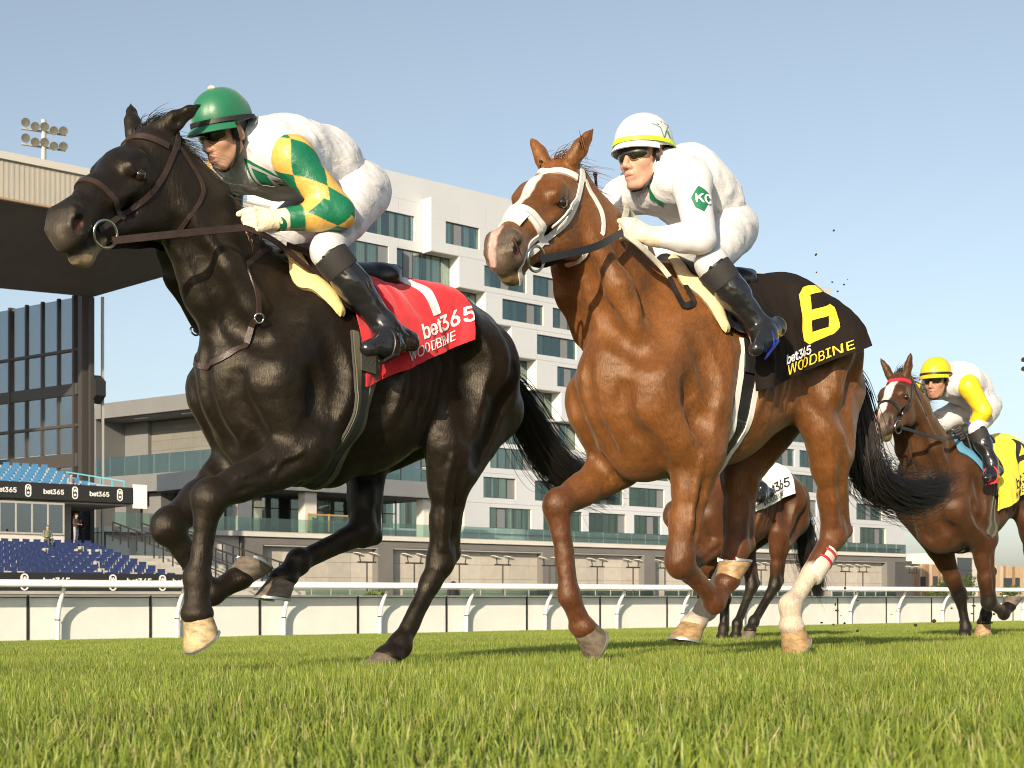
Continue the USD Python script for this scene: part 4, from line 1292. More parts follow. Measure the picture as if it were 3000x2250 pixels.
    def _front(s, S, c, y):
        J, B = s.J, s.bone
        sh, el, kn, fe, co = (J[c + 'F' + k] for k in ('sh', 'el', 'kn', 'fe', 'co'))
        S.limb(sh, el, .092, .088, k=.06)
        S.limb(s.T(.16, .17 * y, 1.12), el + (-.03, .01 * y, .03), .10, .085, k=.06)                          # triceps
        d = kn - el
        f = np.array([-d[2], 0, d[0]]); f /= np.linalg.norm(f)
        if f[0] < 0:
            f = -f
        S.limb(el, lerp(el, kn, .3), .077, .069, lat=.80, k=.045)
        S.limb(lerp(el, kn, .25) + f * .012, lerp(el, kn, .62), .065, .050, lat=.85, k=.035)
        S.limb(lerp(el, kn, .2) - f * .035, lerp(el, kn, .75) - f * .012, .05, .034, k=.04)                  # flexors
        S.limb(lerp(el, kn, .60), kn, .052 * B, .043 * B, k=.03)
        S.egg(kn, (.043 * B, .043 * B, .058 * B), k=.03)
        g = fe - kn; g /= np.linalg.norm(g)
        b = np.array([-g[2], 0, g[0]])
        b = -b if b @ f > 0 else b                                                                          # towards the back of the leg
        S.egg(kn + b * .036 + g * .0, (.022 * B, .022 * B, .03 * B), k=.02)
        S.limb(kn, lerp(kn, fe, .3), .040 * B, .030 * B, k=.02)
        S.limb(lerp(kn, fe, .2), fe, .0295 * B, .0285 * B, lat=.95, k=.02)
        S.limb(kn + b * .022 + g * .05, fe + b * .022, .018 * B, .018 * B, k=.012)                                   # tendon
        S.egg(fe, (.034 * B, .034 * B, .040 * B), k=.025)
        S.limb(fe + b * .022, fe + b * .026 + g * .012, .020 * B, .016 * B, k=.02)
        S.limb(fe, co, .034 * B, .036 * B, lat=.95, k=.02)
        S.egg(co, (.044 * B, .046 * B, .03 * B), k=.02)

    def _hind(s, S, c, y):
        J, B = s.J, s.bone
        st, ho, pt, fe, co = (J[c + 'H' + k] for k in ('st', 'ho', 'pt', 'fe', 'co'))
        hip = s.T(-.50, .145 * y, 1.16)
        but = s.T(-.73, .115 * y, 1.0)
        S.limb(hip, lerp(hip, st, .6), .165, .128, lat=.78, k=.06)
        S.limb(lerp(hip, st, .5), st, .13, .088, lat=.80, k=.05)
        S.limb(s.T(-.34, .17 * y, 1.22), st + (.0, 0, .04), .085, .078, lat=.75, k=.06)                       # front of the thigh
        up = ho - st
        S.limb(but, lerp(st, ho, .22) + (-.075, .0, .0), .115, .07, lat=.80, k=.06)                            # hamstrings
        S.limb(lerp(hip, but, .5) + (0, .02 * y, -.05), lerp(st, ho, .15) + (-.03, 0, 0), .12, .085, lat=.78, k=.06)
        S.limb(st, lerp(st, ho, .35), .080, .070, lat=.80, k=.05)
        S.limb(lerp(st, ho, .3), lerp(st, ho, .68), .066, .046, lat=.85, k=.04)
        S.limb(lerp(st, ho, .62), ho, .044 * B, .040 * B, k=.03)
        S.limb(lerp(st, ho, .25) + (-.045, 0, 0), pt, .045 * B, .020 * B, k=.03)
        S.limb(lerp(lerp(st, ho, .45) + (-.03, 0, 0), pt, .3), pt, .022 * B, .017 * B, k=.02)                       # the long tendon
        S.egg(ho, (.042 * B, .037 * B, .058 * B), k=.03)
        S.limb(pt, ho, .024 * B, .032 * B, k=.02)
        g = fe - ho; g /= np.linalg.norm(g)
        b = np.array([-g[2], 0, g[0]]); b = b if b @ (pt - ho) > 0 else -b
        S.limb(pt, lerp(ho, fe, .3) + b * .024, .020 * B, .018 * B, k=.02)
        S.limb(ho, lerp(ho, fe, .3), .040 * B, .031 * B, k=.02)
        S.limb(lerp(ho, fe, .2), fe, .029 * B, .030 * B, lat=.92, k=.02)
        S.limb(lerp(ho, fe, .15) + b * .026, fe + b * .022, .018 * B, .018 * B, k=.012)
        S.egg(fe, (.035 * B, .034 * B, .041 * B), k=.025)
        S.limb(fe + b * .022, fe + b * .028 + g * .012, .020 * B, .016 * B, k=.02)
        S.limb(fe, co, .034 * B, .036 * B, lat=.95, k=.02)
        S.egg(co, (.044 * B, .046 * B, .03 * B), k=.02)

    def hoof(s, c, flex=0.0, shoe=True):
        """Hoof and shoe meshes below the coronet of leg c ('LF', 'RH' ...)."""
        fe, co = s.J[c + 'fe'], s.J[c + 'co']
        p = fe - co
        a = math.atan2(p[2], p[0]) - math.radians(40 + flex)
        n = np.array([math.cos(a), 0, math.sin(a)])
        x = np.array([n[2], 0, -n[0]])
        y = np.array([0, 1.0, 0])
        m = 28
        t = np.linspace(0, 2 * np.pi, m, endpoint=False)
        rings = []
        for z, lx, ly, sx in ((.016, .038, .040, -.004), (.0, .050, .0495, .0), (-.010, .0525, .0505, .004), (-.045, .062, .058, .022), (-.072, .0685, .0635, .036), (-.076, .066, .061, .036)):
            cx = np.cos(t)
            lx2 = np.where(cx > 0, lx, lx * .86)
            rings.append(co + n * z + x * (sx + lx2 * cx)[:, None] + y * (ly * np.sin(t))[:, None])
        rings.append(co + n * -.066 + x * (.036 + .05 * np.cos(t))[:, None] + y * (.045 * np.sin(t))[:, None])
        V = np.vstack(rings + [co + n * .02, co + n * -.060 + x * .03])
        F = []
        for i in range(len(rings) - 1):
            for j in range(m):
                k = (j + 1) % m
                A, B, C, D = i * m + j, i * m + k, (i + 1) * m + k, (i + 1) * m + j
                F += [(A, C, B), (A, D, C)]
        e = (len(rings) - 1) * m
        for j in range(m):
            k = (j + 1) % m
            F += [(len(V) - 2, j, k), (len(V) - 1, e + k, e + j)]
        hoof = trimesh.Trimesh(V, np.array(F), process=False)
        hoof.fix_normals()
        tt = np.linspace(-2.35, 2.35, 24)
        cx = np.cos(tt)
        mid = co + n * -.080 + x * (.036 + np.where(cx > 0, .062, .055) * cx)[:, None] + y * (.056 * np.sin(tt))[:, None]
        sh = ribbon(mid, .020, .0045, lambda q: np.tile(n, (len(q), 1)))
        return hoof, sh, (n, x)
def head_frame(poll, nose, yaw=0, roll=0, k=1.0):
    d = np.array(nose, float) - np.array(poll, float)
    pitch = math.degrees(math.atan2(-d[2], math.hypot(d[0], d[1])))
    return np.array(poll, float), turn(yaw, pitch, roll), k

SPEC1 = dict(
    LFsh=(.53,.155,.97), LFel=(.42,.17,.76), LFkn=(.784,.15,.585), LFfe=(.813,.13,.327), LFco=(.815,.13,.214),
    RFsh=(.53,-.155,.97), RFel=(.40,-.17,.76), RFkn=(.739,-.14,.505), RFfe=(.567,-.12,.285), RFco=(.455,-.12,.335),
    LHst=(-.285,.19,.84), LHho=(-.33,.10,.405), LHpt=(-.395,.10,.435), LHfe=(-.126,.09,.090), LHco=(-.062,.09,.050),
    RHst=(-.20,-.19,.90), RHho=(-.128,-.12,.525), RHpt=(-.190,-.12,.500), RHfe=(.195,-.11,.40), RHco=(.265,-.11,.335))
SPEC2 = dict(
    LFsh=(.52,.155,.96), LFel=(.32,.18,.78), LFkn=(.37,.15,.40), LFfe=(.16,.13,.25), LFco=(.085,.13,.33),
    RFsh=(.53,-.155,.97), RFel=(.38,-.17,.78), RFkn=(.70,-.16,.607), RFfe=(.671,-.13,.27), RFco=(.60,-.13,.155),
    LHst=(-.42,.20,.94), LHho=(-.58,.12,.523), LHpt=(-.654,.12,.545), LHfe=(-.312,.11,.233), LHco=(-.322,.11,.150),
    RHst=(-.36,-.19,.92), RHho=(-.25,-.12,.47), RHpt=(-.32,-.12,.487), RHfe=(-.06,-.11,.225), RHco=(.015,-.11,.165))
SPEC3 = dict(
    LFsh=(.54,.17,.87), LFel=(.17,.17,.66), LFkn=(.04,.15,.235), LFfe=(-.20,.13,.15), LFco=(-.27,.13,.20),
    RFsh=(.54,-.17,.87), RFel=(.16,-.17,.62), RFkn=(-.075,-.15,.285), RFfe=(-.125,-.13,.045), RFco=(-.10,-.13,-.005),
    LHst=(-.42,.20,.85), LHho=(-.62,.12,.50), LHpt=(-.69,.12,.50), LHfe=(-.66,.11,.18), LHco=(-.72,.11,.12),
    RHst=(-.30,-.19,.82), RHho=(-.42,-.12,.44), RHpt=(-.48,-.12,.46), RHfe=(-.37,-.11,.14), RHco=(-.34,-.11,.08))
SPEC4 = dict(
    LFsh=(.56,.17,.95), LFel=(.40,.17,.76), LFkn=(.72,.15,.56), LFfe=(.56,.12,.33), LFco=(.46,.12,.38),
    RFsh=(.56,-.17,.95), RFel=(.22,-.17,.68), RFkn=(.0,-.13,.31), RFfe=(.035,-.11,.065), RFco=(.05,-.11,.0),
    LHst=(-.30,.19,.85), LHho=(-.34,.12,.425), LHpt=(-.405,.12,.45), LHfe=(-.09,.10,.125), LHco=(-.04,.10,.055),
    RHst=(-.30,-.19,.85), RHho=(-.34,-.12,.417), RHpt=(-.40,-.12,.435), RHfe=(-.125,-.10,.10), RHco=(-.11,-.10,.0))
def neck_from(poll, base=(.40, 1.19), tall=1.0, crest=0.0):
    b, p = np.array(base), np.array([poll[0] - .015, poll[2] - .10])
    out = []
    for t, r, w, up in ((0, .232, .56, -.008), (.36, .170, .55, .004), (.70, .136, .60, .014), (1, .104, .76, 0)):
        q = b * (1 - t) + p * t
        n = np.array([-(p - b)[1], (p - b)[0]]) / np.linalg.norm(p - b)
        q = q + n * (up + crest * math.sin(math.pi * min(1, t + .15)))
        out.append((q[0], 0, q[1], r * tall, w))
    return out
# ---------------------------------------------------------------- riders
def frame_of(d, up):
    d = np.asarray(d, float) / np.linalg.norm(d)
    l = np.cross(up, d); l /= np.linalg.norm(l)
    return np.stack([d, l, np.cross(d, l)], 1)

class Rider:
    """A rider crouched over the withers. Joints are in the horse's frame. R is the head's turn; its columns are face, left, top."""
    def __init__(s, J, head, R, h=.0045, seed=5, hk=1.0):
        s.J = {k: np.array(v, float) for k, v in J.items()}
        s.ho, s.R, s.h, s.seed, s.hk = np.array(head, float), R, h, seed, hk

    def Q(s, x, y, z):
        return s.ho + s.R @ (np.array([x, y, z], float) * s.hk)

    def solid(s, pad=.14, h=None):
        P = np.array(list(s.J.values()) + [s.ho])
        return Solid(P.min(0) - pad, P.max(0) + pad, h or s.h)

    def torso(s, S, g=0.0, k=.09):
        J = s.J
        g = g - .014
        S.limb(J['pelvis'], J['waist'], .122 + g, .124 + g, 1.12, k)
        S.limb(J['waist'], J['chest'], .124 + g, .132 + g, 1.16, k)
        S.limb(J['chest'], J['upper'], .135 + g, .105 + g, 1.28, k)
        for y in ('L', 'R'):
            S.limb(lerp(J['upper'], J['sh' + y], .35), J['sh' + y], .085 + g, .066 + g, k=k)

    def arm(s, S, c, g=0.0, k=.03, start=0.0):
        J = s.J
        g = g - .005
        S.limb(J['sh' + c], J['el' + c], .060 + g, .047 + g, k=k)
        S.limb(lerp(J['sh' + c], J['el' + c], .2) + (.012, 0, 0), lerp(J['sh' + c], J['el' + c], .75), .048 + g, .040 + g, k=k)
        S.limb(J['el' + c], lerp(J['el' + c], J['wr' + c], .35), .044 + g, .042 + g, k=k)
        S.limb(lerp(J['el' + c], J['wr' + c], .35), J['wr' + c], .042 + g, .029 + g, k=k)

    def leg(s, S, c, g=0.0, k=.05, shin=True):
        J = s.J
        g = g - .014
        S.limb(J['hip' + c], J['kn' + c], .098 + g, .060 + g, k=k)
        S.limb(J['pelvis'] + (-.04, (.07 if c == 'L' else -.07), -.01), lerp(J['hip' + c], J['kn' + c], .4), .105 + g, .082 + g, k=k)
        if shin:
            S.limb(J['kn' + c], lerp(J['kn' + c], J['an' + c], .35), .056 + g, .052 + g, k=k)
            S.limb(lerp(J['kn' + c], J['an' + c], .35), J['an' + c], .052 + g, .036 + g, k=k)

    def foot(s, S, c, g=0.0):
        J = s.J
        a, t, he = J['an' + c], J['to' + c], J['he' + c]
        S.limb(a, he, .040 + g, .036 + g, k=.02)
        S.limb(he, lerp(he, t, .6), .036 + g, .040 + g, k=.03)
        S.limb(a, lerp(he, t, .55), .040 + g, .036 + g, k=.04)
        S.limb(lerp(he, t, .55), t, .040 + g, .030 + g, lat=.95, k=.03)

    def hand(s, S, c, g=0.0):
        """A hand closed on the reins: palm, four unequal bent fingers, thumb along the top."""
        J = s.J
        w, ha = J['wr' + c], J['ha' + c]
        y = 1 if c == 'L' else -1
        F = frame_of(ha - w, np.array([0, 0, 1.0]))
        d, l, u = F[:, 0], F[:, 1] * y, F[:, 2]
        # back of the hand looks outwards (l), knuckles stacked from top (index) to bottom (little)
        S.limb(w, w + d * .030, .028 + g, .029 + g, k=.012)
        S.limb(w + d * .03 + u * .016, w + d * .082 + u * .024, .017 + g, .015 + g, k=.016)
        S.limb(w + d * .03 - u * .010, w + d * .078 - u * .028, .017 + g, .014 + g, k=.016)
        S.limb(w + d * .03, w + d * .080, .020 + g, .016 + g, k=.016)
        for i, (o, L, r) in enumerate(((.031, .90, .0096), (.010, 1.0, .0100), (-.011, .94, .0095), (-.031, .76, .0084))):
            k0 = w + d * .084 + u * o + l * .008
            k1 = k0 + (d * .62 - l * .55) * .045 * L
            k2 = k1 + (-d * .30 - l * .85) * .027 * L
            k3 = k2 + (-d * .92 + l * .05) * .022 * L
            S.limb(k0, k1, r + .001 + g, r + g, k=.004); S.limb(k1, k2, r + g, r * .95 + g, k=.004); S.limb(k2, k3, r * .95 + g, r * .85 + g, k=.004)
        t0 = w + d * .030 + u * .026 - l * .012
        t1 = t0 + d * .036 + u * .016 - l * .012
        t2 = t1 + d * .030 - u * .002 - l * .014
        t3 = t2 + d * .022 - u * .006 - l * .010
        S.limb(t0, t1, .0145 + g, .0118 + g, k=.010); S.limb(t1, t2, .0112 + g, .0105 + g, k=.004); S.limb(t2, t3, .0105 + g, .0088 + g, k=.004)

    def head(s, S):
        Q, R, k = s.Q, s.R, s.hk
        lat = R[:, 1]
        E = lambda c, r, RR=None, kk=.02, cut=False: S.egg(Q(*c), np.array(r) * k, R if RR is None else R @ RR, kk, cut)
        L = lambda a, b, ra, rb, kk=.012, cut=False, l=1.0: S.limb(Q(*a), Q(*b), ra * k, rb * k, l, kk, cut, ax=lat)
        E((-.012, 0, .035), (.096, .076, .088))
        E((.030, 0, -.035), (.060, .058, .080))
        for y in (-1, 1):
            E((.052, .040 * y, -.028), (.026, .022, .022), kk=.02)                       # cheekbone
            L((.0, .052 * y, -.060), (.062, .022 * y, -.108), .017, .015, .025)          # jaw
            E((.074, .032 * y, .004), (.017, .019, .013), kk=.010, cut=True)             # eye socket
            E((.064, .032 * y, .003), (.0145, .0145, .0125), kk=.003)                    # eye under the lid
            E((-.008, .077 * y, -.012), (.020, .009, .031), turn(0, 12, 0), .008)         # ear
            E((-.004, .086 * y, -.008), (.010, .006, .018), turn(0, 12, 0), .005, True)
            E((.096, .013 * y, -.043), (.010, .0085, .008), kk=.006)                     # nostril
            L((.083, .020 * y, .020), (.074, .048 * y, .020), .009, .007, .012)          # brow
        L((.084, 0, .008), (.108, 0, -.036), .0085, .0115, .010)                          # nose
        L((.060, 0, -.06), (.076, 0, -.074), .026, .024, .02)
        L((.0905, .016, -.0685), (.0905, -.016, -.0685), .0062, .0062, .006)             # lips
        L((.0945, .006, -.0675), (.0945, -.006, -.0675), .0055, .0055, .006)
        L((.0890, .014, -.0820), (.0890, -.014, -.0820), .0072, .0072, .006)
        L((.100, .022, -.0750), (.100, -.022, -.0750), .0042, .0042, .004, True)         # mouth line
        E((.076, 0, -.108), (.018, .019, .015), kk=.02)                                  # chin
        n0, n1 = Q(-.030, 0, -.07), s.J['neck']
        S.limb(Q(-.02, 0, -.03), n1, .050, .056, k=.03)

    def build_body(s):
        S = s.solid()
        s.torso(S, -.014)
        for c in 'LR':
            s.arm(S, c, -.006); s.leg(S, c, -.010); s.foot(S, c, -.010); s.hand(S, c, -.0015)
        S.limb(s.J['upper'], s.J['neck'], .07, .056, k=.04)
        s.head(S)
        return S

    def folds(s, S, amp, scale, seed, sharp=True):
        idx = np.argwhere(np.abs(S.g) < .03)
        p = (S.lo + idx * S.h) @ turn(20, 35, 15).T
        n = meshkit.fbm(p * np.array(scale) + .6 * meshkit.fbm(p * 5, 2, seed + 1)[:, None], 3, seed)
        n = np.abs(n - .5) * 4 - .35 if sharp else (n - .5) * 2
        S.g[tuple(idx.T)] += (amp * n).astype(np.float32)

    def shell(s, f, lo_cut=None, h=.0055):
        S = s.solid(h=h)
        f(S)
        return S

def face_colour(s, v, skin, lip, stubble, hair):
    q = ((v - s.ho) @ s.R) / s.hk
    c = np.tile(np.array(skin, float), (len(v), 1))
    def mix(w, colr):
        w = np.clip(w, 0, 1)[:, None]
        c[:] = c * (1 - w) + np.array(colr) * w
    mix(np.clip((-.055 - q[:, 2]) / .03, 0, 1) * (q[:, 0] > .0) * .35, stubble)
    mix(np.exp(-((q[:, 0] - .10) / .02) ** 2 - (q[:, 1] / .016) ** 2 - ((q[:, 2] + .036) / .018) ** 2) * .35, (skin[0] * 1.05, skin[1] * .72, skin[2] * .70))
    mix(np.exp(-(q[:, 1] / .019) ** 4 - ((q[:, 2] + .0755) / .0125) ** 4) * (q[:, 0] > .078) * .8, lip)
    mix((np.abs(q[:, 1]) < .020) * (np.abs(q[:, 2] + .075) < .0022) * (q[:, 0] > .078) * .9, (.06, .02, .02))
    mix(((q[:, 0] < -.012) & (q[:, 2] > -.06) & (q[:, 2] < .03) & (np.linalg.norm(q, axis=1) < .13) & (np.abs(q[:, 1]) < .074)).astype(float), hair)
    mix(((np.abs(q[:, 1]) > .058) & (q[:, 0] > .004) & (q[:, 0] < .022) & (q[:, 2] > -.035)).astype(float) * .9, hair)
    return c

def helmet_mesh(s, rx=.124, ry=.103, rz=.112, c=(-.014, 0, .046), rim=(-.006, .040), facets=0, peak=.045, n=72, m=26):
    """Shell of a riding helmet in the rider's head frame, with its peak; returns (shell, peak)."""
    ph = np.linspace(0, 2 * np.pi, n, endpoint=False)
    V, zr = [], rim[0] + (rim[1] - rim[0]) * (np.cos(ph) * .5 + .5)              # lower behind than in front
    for i in range(m + 1):
        t = i / m
        th = t * (np.pi / 2 + .18)
        fx = 1 - .035 * facets * (1 - np.abs(np.cos(3 * ph))) * np.sin(th)
        x, y, z = rx * np.sin(th) ** .92 * np.cos(ph) * fx, ry * np.sin(th) ** .92 * np.sin(ph) * fx, rz * np.cos(th)
        V.append(np.stack([c[0] + x, c[1] + y, np.maximum(c[2] + z + .0 * ph, zr)], 1))
    for k in range(3):                                                               # turned-in edge and lining
        last = V[-1].copy()
        V.append((last - np.array([c[0], 0, 0])) * (.985, .985, 1) + np.array([c[0], 0, -.004 if k == 0 else .003]) if k < 2 else (last - np.array([c[0], 0, 0])) * (.88, .88, 1) + np.array([c[0], 0, .030]))
    V = np.array(V)
    r = V.shape[0]
    i = np.arange(r * n).reshape(r, n)
    j = np.roll(i, -1, 1)
    q = np.stack([i[:-1], i[1:], j[1:], j[:-1]], -1).reshape(-1, 4)
    shell = trimesh.Trimesh(V.reshape(-1, 3), np.vstack([q[:, [0, 1, 2]], q[:, [0, 2, 3]]]), process=False)
    a = np.radians(np.linspace(-74, 74, 40))
    rows = []
    for t in np.linspace(0, 1, 7):
        ext = peak * t * np.cos(a * .95) ** .6
        rows.append(np.stack([c[0] + (rx * .985 + ext) * np.cos(a), (ry * .985 + ext * .55) * np.sin(a), zrf(a, rim) + .006 - .012 * t - .010 * t * t], 1))
    P = np.array(rows)
    pk = slab(P, grid_normals(P), .005)
    for mm in (shell, pk):
        mm.vertices = np.array([s.ho]) + (np.array(mm.vertices) * s.hk) @ s.R.T
    return shell, pk

def zrf(a, rim):
    return rim[0] + (rim[1] - rim[0]) * (np.cos(a) * .5 + .5)

def helmet_band(s, z0, z1, width, rx=.1255, ry=.1045, c=(-.014, 0), a0=-180, a1=180, thick=.0015, n=60, lift=.0):
    """A band around the helmet from height z0 (front) to z1 (behind)."""
    a = np.radians(np.linspace(a0, a1, n))
    z = z1 + (z0 - z1) * (np.cos(a) * .5 + .5)
    k = np.sqrt(np.maximum(.02, 1 - ((z - .046) / .112) ** 2)) ** .92
    k = np.where(z < .046, 1.0, k)
    p = np.stack([c[0] + (rx + lift) * k * np.cos(a), (ry + lift) * k * np.sin(a), z], 1)
    nn = np.stack([np.cos(a), np.sin(a), .25 + 0 * a], 1)
    m = ribbon(p, width, thick, lambda q: nn)
    m.vertices = s.ho + (np.array(m.vertices) * s.hk) @ s.R.T
    return m

def place(s, m):
    m.vertices = s.ho + (np.array(m.vertices) * s.hk) @ s.R.T
    return m

def goggles_mesh(s, c=(.030, 0, .006), r=(.066, .066, .026), z=.028):
    """Wrap-around lens and its rim."""
    a = np.radians(np.linspace(-78, 78, 46))
    rows = []
    for t in np.linspace(-1, 1, 13):
        e = (1 - abs(t) ** 3.0)
        nose = .016 * np.exp(-(a / .20) ** 2) * (t < 0) * (-t)
        rr = r[0] * (1 - .10 * t * t)
        rows.append(np.stack([c[0] + rr * np.cos(a) ** .8 * 1.0 + .004 * e, (r[1] + .004 * e) * np.sin(a), c[2] + t * z * (1 - .35 * (np.abs(a) / 1.36) ** 3) + nose * 1.3 + 0 * a], 1))
    P = np.array(rows)
    lens = slab(P, grid_normals(P), .003)
    edge = np.vstack([P[0], P[1:-1, -1], P[-1][::-1], P[1:-1, 0][::-1], P[0][:1]])
    rim = tube(edge, .0042, 6)
    return place(s, lens), place(s, rim)
# ---------------------------------------------------------------- the field of horses and riders
HAIR_BLACK = plain('black_hair', (.010, .008, .007), .42, spec=.5)
HAIR_RED = plain('chestnut_hair', (.09, .032, .012), .45)
EYE = mat('horse_eye', {'p': ('principled_bsdf', {'base_color': (.012, .006, .004), 'roughness': .06, 'coat_weight': 1.0})})
STEEL = plain('bit_steel', (.62, .62, .60), .22, 1.0)
LEATHER_BROWN = plain('brown_leather', (.036, .020, .014), .42, vary=.4, scale=30, bump=.15, bscale=200)
LEATHER_BLACK = plain('black_leather', (.013, .013, .014), .36, vary=.3, scale=30, bump=.12, bscale=220)
BOOT_LEATHER = plain('boot_leather', (.010, .010, .011), .20, spec=.6, coat=.4, bump=.25, bscale=22)
BOOT_CUFF = plain('boot_cuff', (.016, .014, .013), .75, bump=.3, bscale=250)
WHITE_STRAP = plain('white_strap', (.64, .625, .60), .5, vary=.12, scale=20)
FOAM = plain('yellow_foam', (.72, .52, .22), .8, vary=.12, scale=14, bump=.25, bscale=90)
FOAM_PALE = plain('pale_foam', (.62, .47, .27), .8, vary=.15, scale=14, bump=.25, bscale=90)
BLUE_PAD = plain('blue_pad', (.06, .19, .30), .8, bump=.3, bscale=120)
RUBBER = plain('rubber_grip', (.60, .57, .47), .7, vary=.25, scale=60, bump=.4, bscale=400)
SHOE = plain('aluminium_shoe', (.55, .55, .53), .35, .9)
def silk(name, color, rough=.5, sheen=.1, spec=.35, k=1.0):
    """Thin cloth: long soft creases and fine puckers as relief."""
    return mat(name, {'tc': ('texture_coordinate', {}), 'mp': ('mapping', {'rotation': (.5, .4, .3), 'scale': (.75, 1.5, 1.25)}),
                      'n1': ('noise_texture', {'type': 'ridged_multifractal', 'scale': 6.5, 'detail': 2.0, 'roughness': .45, 'distortion': .8, 'use_normalize': True}),
                      'n2': ('noise_texture', {'scale': 28.0, 'detail': 4.0, 'distortion': 1.2}), 'b1': ('bump', {'strength': .55 * k, 'distance': .020}), 'b2': ('bump', {'strength': .30 * k, 'distance': .008}),
                      'p': ('principled_bsdf', {'base_color': color, 'roughness': rough, 'sheen_weight': sheen, 'specular_ior_level': spec})},
               [('tc.object', 'mp.vector'), ('mp.vector', 'n1.vector'), ('mp.vector', 'n2.vector'), ('n1.fac', 'b1.height'), ('n2.fac', 'b2.height'), ('b1.normal', 'b2.normal'), ('b2.normal', 'p.normal')])
WHITE_SILK = silk('white_silk', (.57, .565, .585), k=1.5)
WHITE_BREECHES = silk('white_breeches', (.55, .545, .56), .6, .05, .25, 1.2)
SKIN = painted('skin', .48, .45, bump=.10, bscale=260, vary=.10, vscale=60, bdist=.004)
GLOVE = plain('cream_glove', (.72, .60, .44), .75, vary=.18, scale=40, bump=.35, bscale=120)
GLOVE_BLACK = plain('black_glove', (.012, .012, .013), .65, bump=.3, bscale=120)
LENS = mat('goggle_lens', {'p': ('principled_bsdf', {'base_color': (.012, .010, .005), 'roughness': .05, 'coat_weight': 1.0, 'specular_ior_level': .7})})
RIM = plain('goggle_rim', (.16, .07, .025), .3)
BAND_BLACK = plain('black_band', (.012, .011, .011), .5)
WHIP = plain('whip_grip', (.02, .018, .017), .6)

def coat_mat(name, rough, spec=.3, sheen=.08, warm=(1.0, 1.0, 1.0)):
    """Short hair: the coat's own pattern, lighter and darker clumps, fine lie of the hair and small muscle relief."""
    nodes = {'a': ('attribute', {'attribute': 'col'}), 'tc': ('texture_coordinate', {}),
             'n1': ('noise_texture', {'scale': 4.0, 'detail': 6.0, 'roughness': .62}),
             'mp': ('mapping', {'rotation': (0.0, .5, .2), 'scale': (70.0, 260.0, 30.0)}),
             'n3': ('noise_texture', {'scale': 1.0, 'detail': 5.0, 'roughness': .7, 'distortion': .8}),
             'm1': ('map_range', {'from_min': .3, 'from_max': .7, 'to_min': .62, 'to_max': 1.30}),
             'm2': ('map_range', {'from_min': .3, 'from_max': .7, 'to_min': .62, 'to_max': 1.34}),
             'mm': ('math', {'math_type': 'multiply'}), 'mx': ('vector_math', {'math_type': 'multiply'}), 'wm': ('mix_color', {'blend_type': 'multiply', 'fac': 1.0, 'b': warm}),
             'mr': ('map_range', {'from_min': .3, 'from_max': .7, 'to_min': rough - .08, 'to_max': rough + .12}),
             'n4': ('noise_texture', {'scale': 13.0, 'detail': 3.0, 'roughness': .5, 'distortion': .5}),
             'n5': ('noise_texture', {'scale': 48.0, 'detail': 3.0, 'roughness': .6}),
             'b1': ('bump', {'strength': .28, 'distance': .012}), 'b3': ('bump', {'strength': .30, 'distance': .005}), 'b2': ('bump', {'strength': .50, 'distance': .004}),
             'p': ('principled_bsdf', {'specular_ior_level': spec, 'sheen_weight': sheen, 'sheen_roughness': .4, 'sheen_tint': (1.0, .85, .65), 'specular_tint': (1.0, .88, .72)})}
    links = [('tc.object', 'n1.vector'), ('tc.object', 'mp.vector'), ('mp.vector', 'n3.vector'), ('tc.object', 'n4.vector'), ('tc.object', 'n5.vector'),
             ('n1.fac', 'm1.value'), ('n3.fac', 'm2.value'), ('m1.result', 'mm.value1'), ('m2.result', 'mm.value2'),
             ('a.color', 'mx.vector1'), ('mm.value', 'mx.vector2'), ('mx.vector', 'wm.a'), ('wm.result', 'p.base_color'), ('n1.fac', 'mr.value'), ('mr.result', 'p.roughness'),
             ('n4.fac', 'b1.height'), ('n5.fac', 'b3.height'), ('b1.normal', 'b3.normal'), ('n3.fac', 'b2.height'), ('b3.normal', 'b2.normal'), ('b2.normal', 'p.normal')]
    return mat(name, nodes, links)

COAT_BLACK, COAT_RED, COAT_BAY = coat_mat('black_coat', .45, .38, .03), coat_mat('chestnut_coat', .44, .42), coat_mat('bay_coat', .46, .36)

def hoof_mat(name, c1, c2):
    return mat(name, {'tc': ('texture_coordinate', {}), 'mp': ('mapping', {'scale': (18.0, 18.0, 40.0)}), 'n': ('noise_texture', {'scale': 1.6, 'detail': 6.0, 'roughness': .65}),
                      'r': ('rgb_ramp', {'ramp': [(.30, c1), (.62, c2)]}), 'b': ('bump', {'strength': .3, 'distance': .004}),
                      'p': ('principled_bsdf', {'roughness': .55})},
               [('tc.object', 'mp.vector'), ('mp.vector', 'n.vector'), ('n.fac', 'r.fac'), ('r.color', 'p.base_color'), ('n.fac', 'b.height'), ('b.normal', 'p.normal')])
HOOF_PALE = hoof_mat('pale_hoof', (.17, .11, .05), (.47, .36, .20))
HOOF_DARK = hoof_mat('grey_hoof', (.05, .042, .034), (.16, .125, .09))
HOOF_TAN = hoof_mat('tan_hoof', (.16, .095, .04), (.36, .24, .12))

class Spot:
    """A horse's frame in the world."""
    def __init__(s, loc, deg):
        s.loc, s.deg = np.array(loc, float), deg
        a = math.radians(deg)
        s.M = np.array([[math.cos(a), -math.sin(a), 0], [math.sin(a), math.cos(a), 0], [0, 0, 1]])
    def w(s, p):
        return s.loc + s.M @ np.asarray(p, float)
    def thing(s, name, label, category, o, **k):
        t = thing(name, label, category, s.w(o), s.deg, **k)
        return t, np.array(o, float)

def put(name, m, material, t, smooth=True, **k):
    """A part of t = (thing or part, its origin in the horse's frame)."""
    m = m.copy()
    m.vertices = np.array(m.vertices) - t[1]
    return obj(name, m, material, t[0], smooth=smooth, **k)

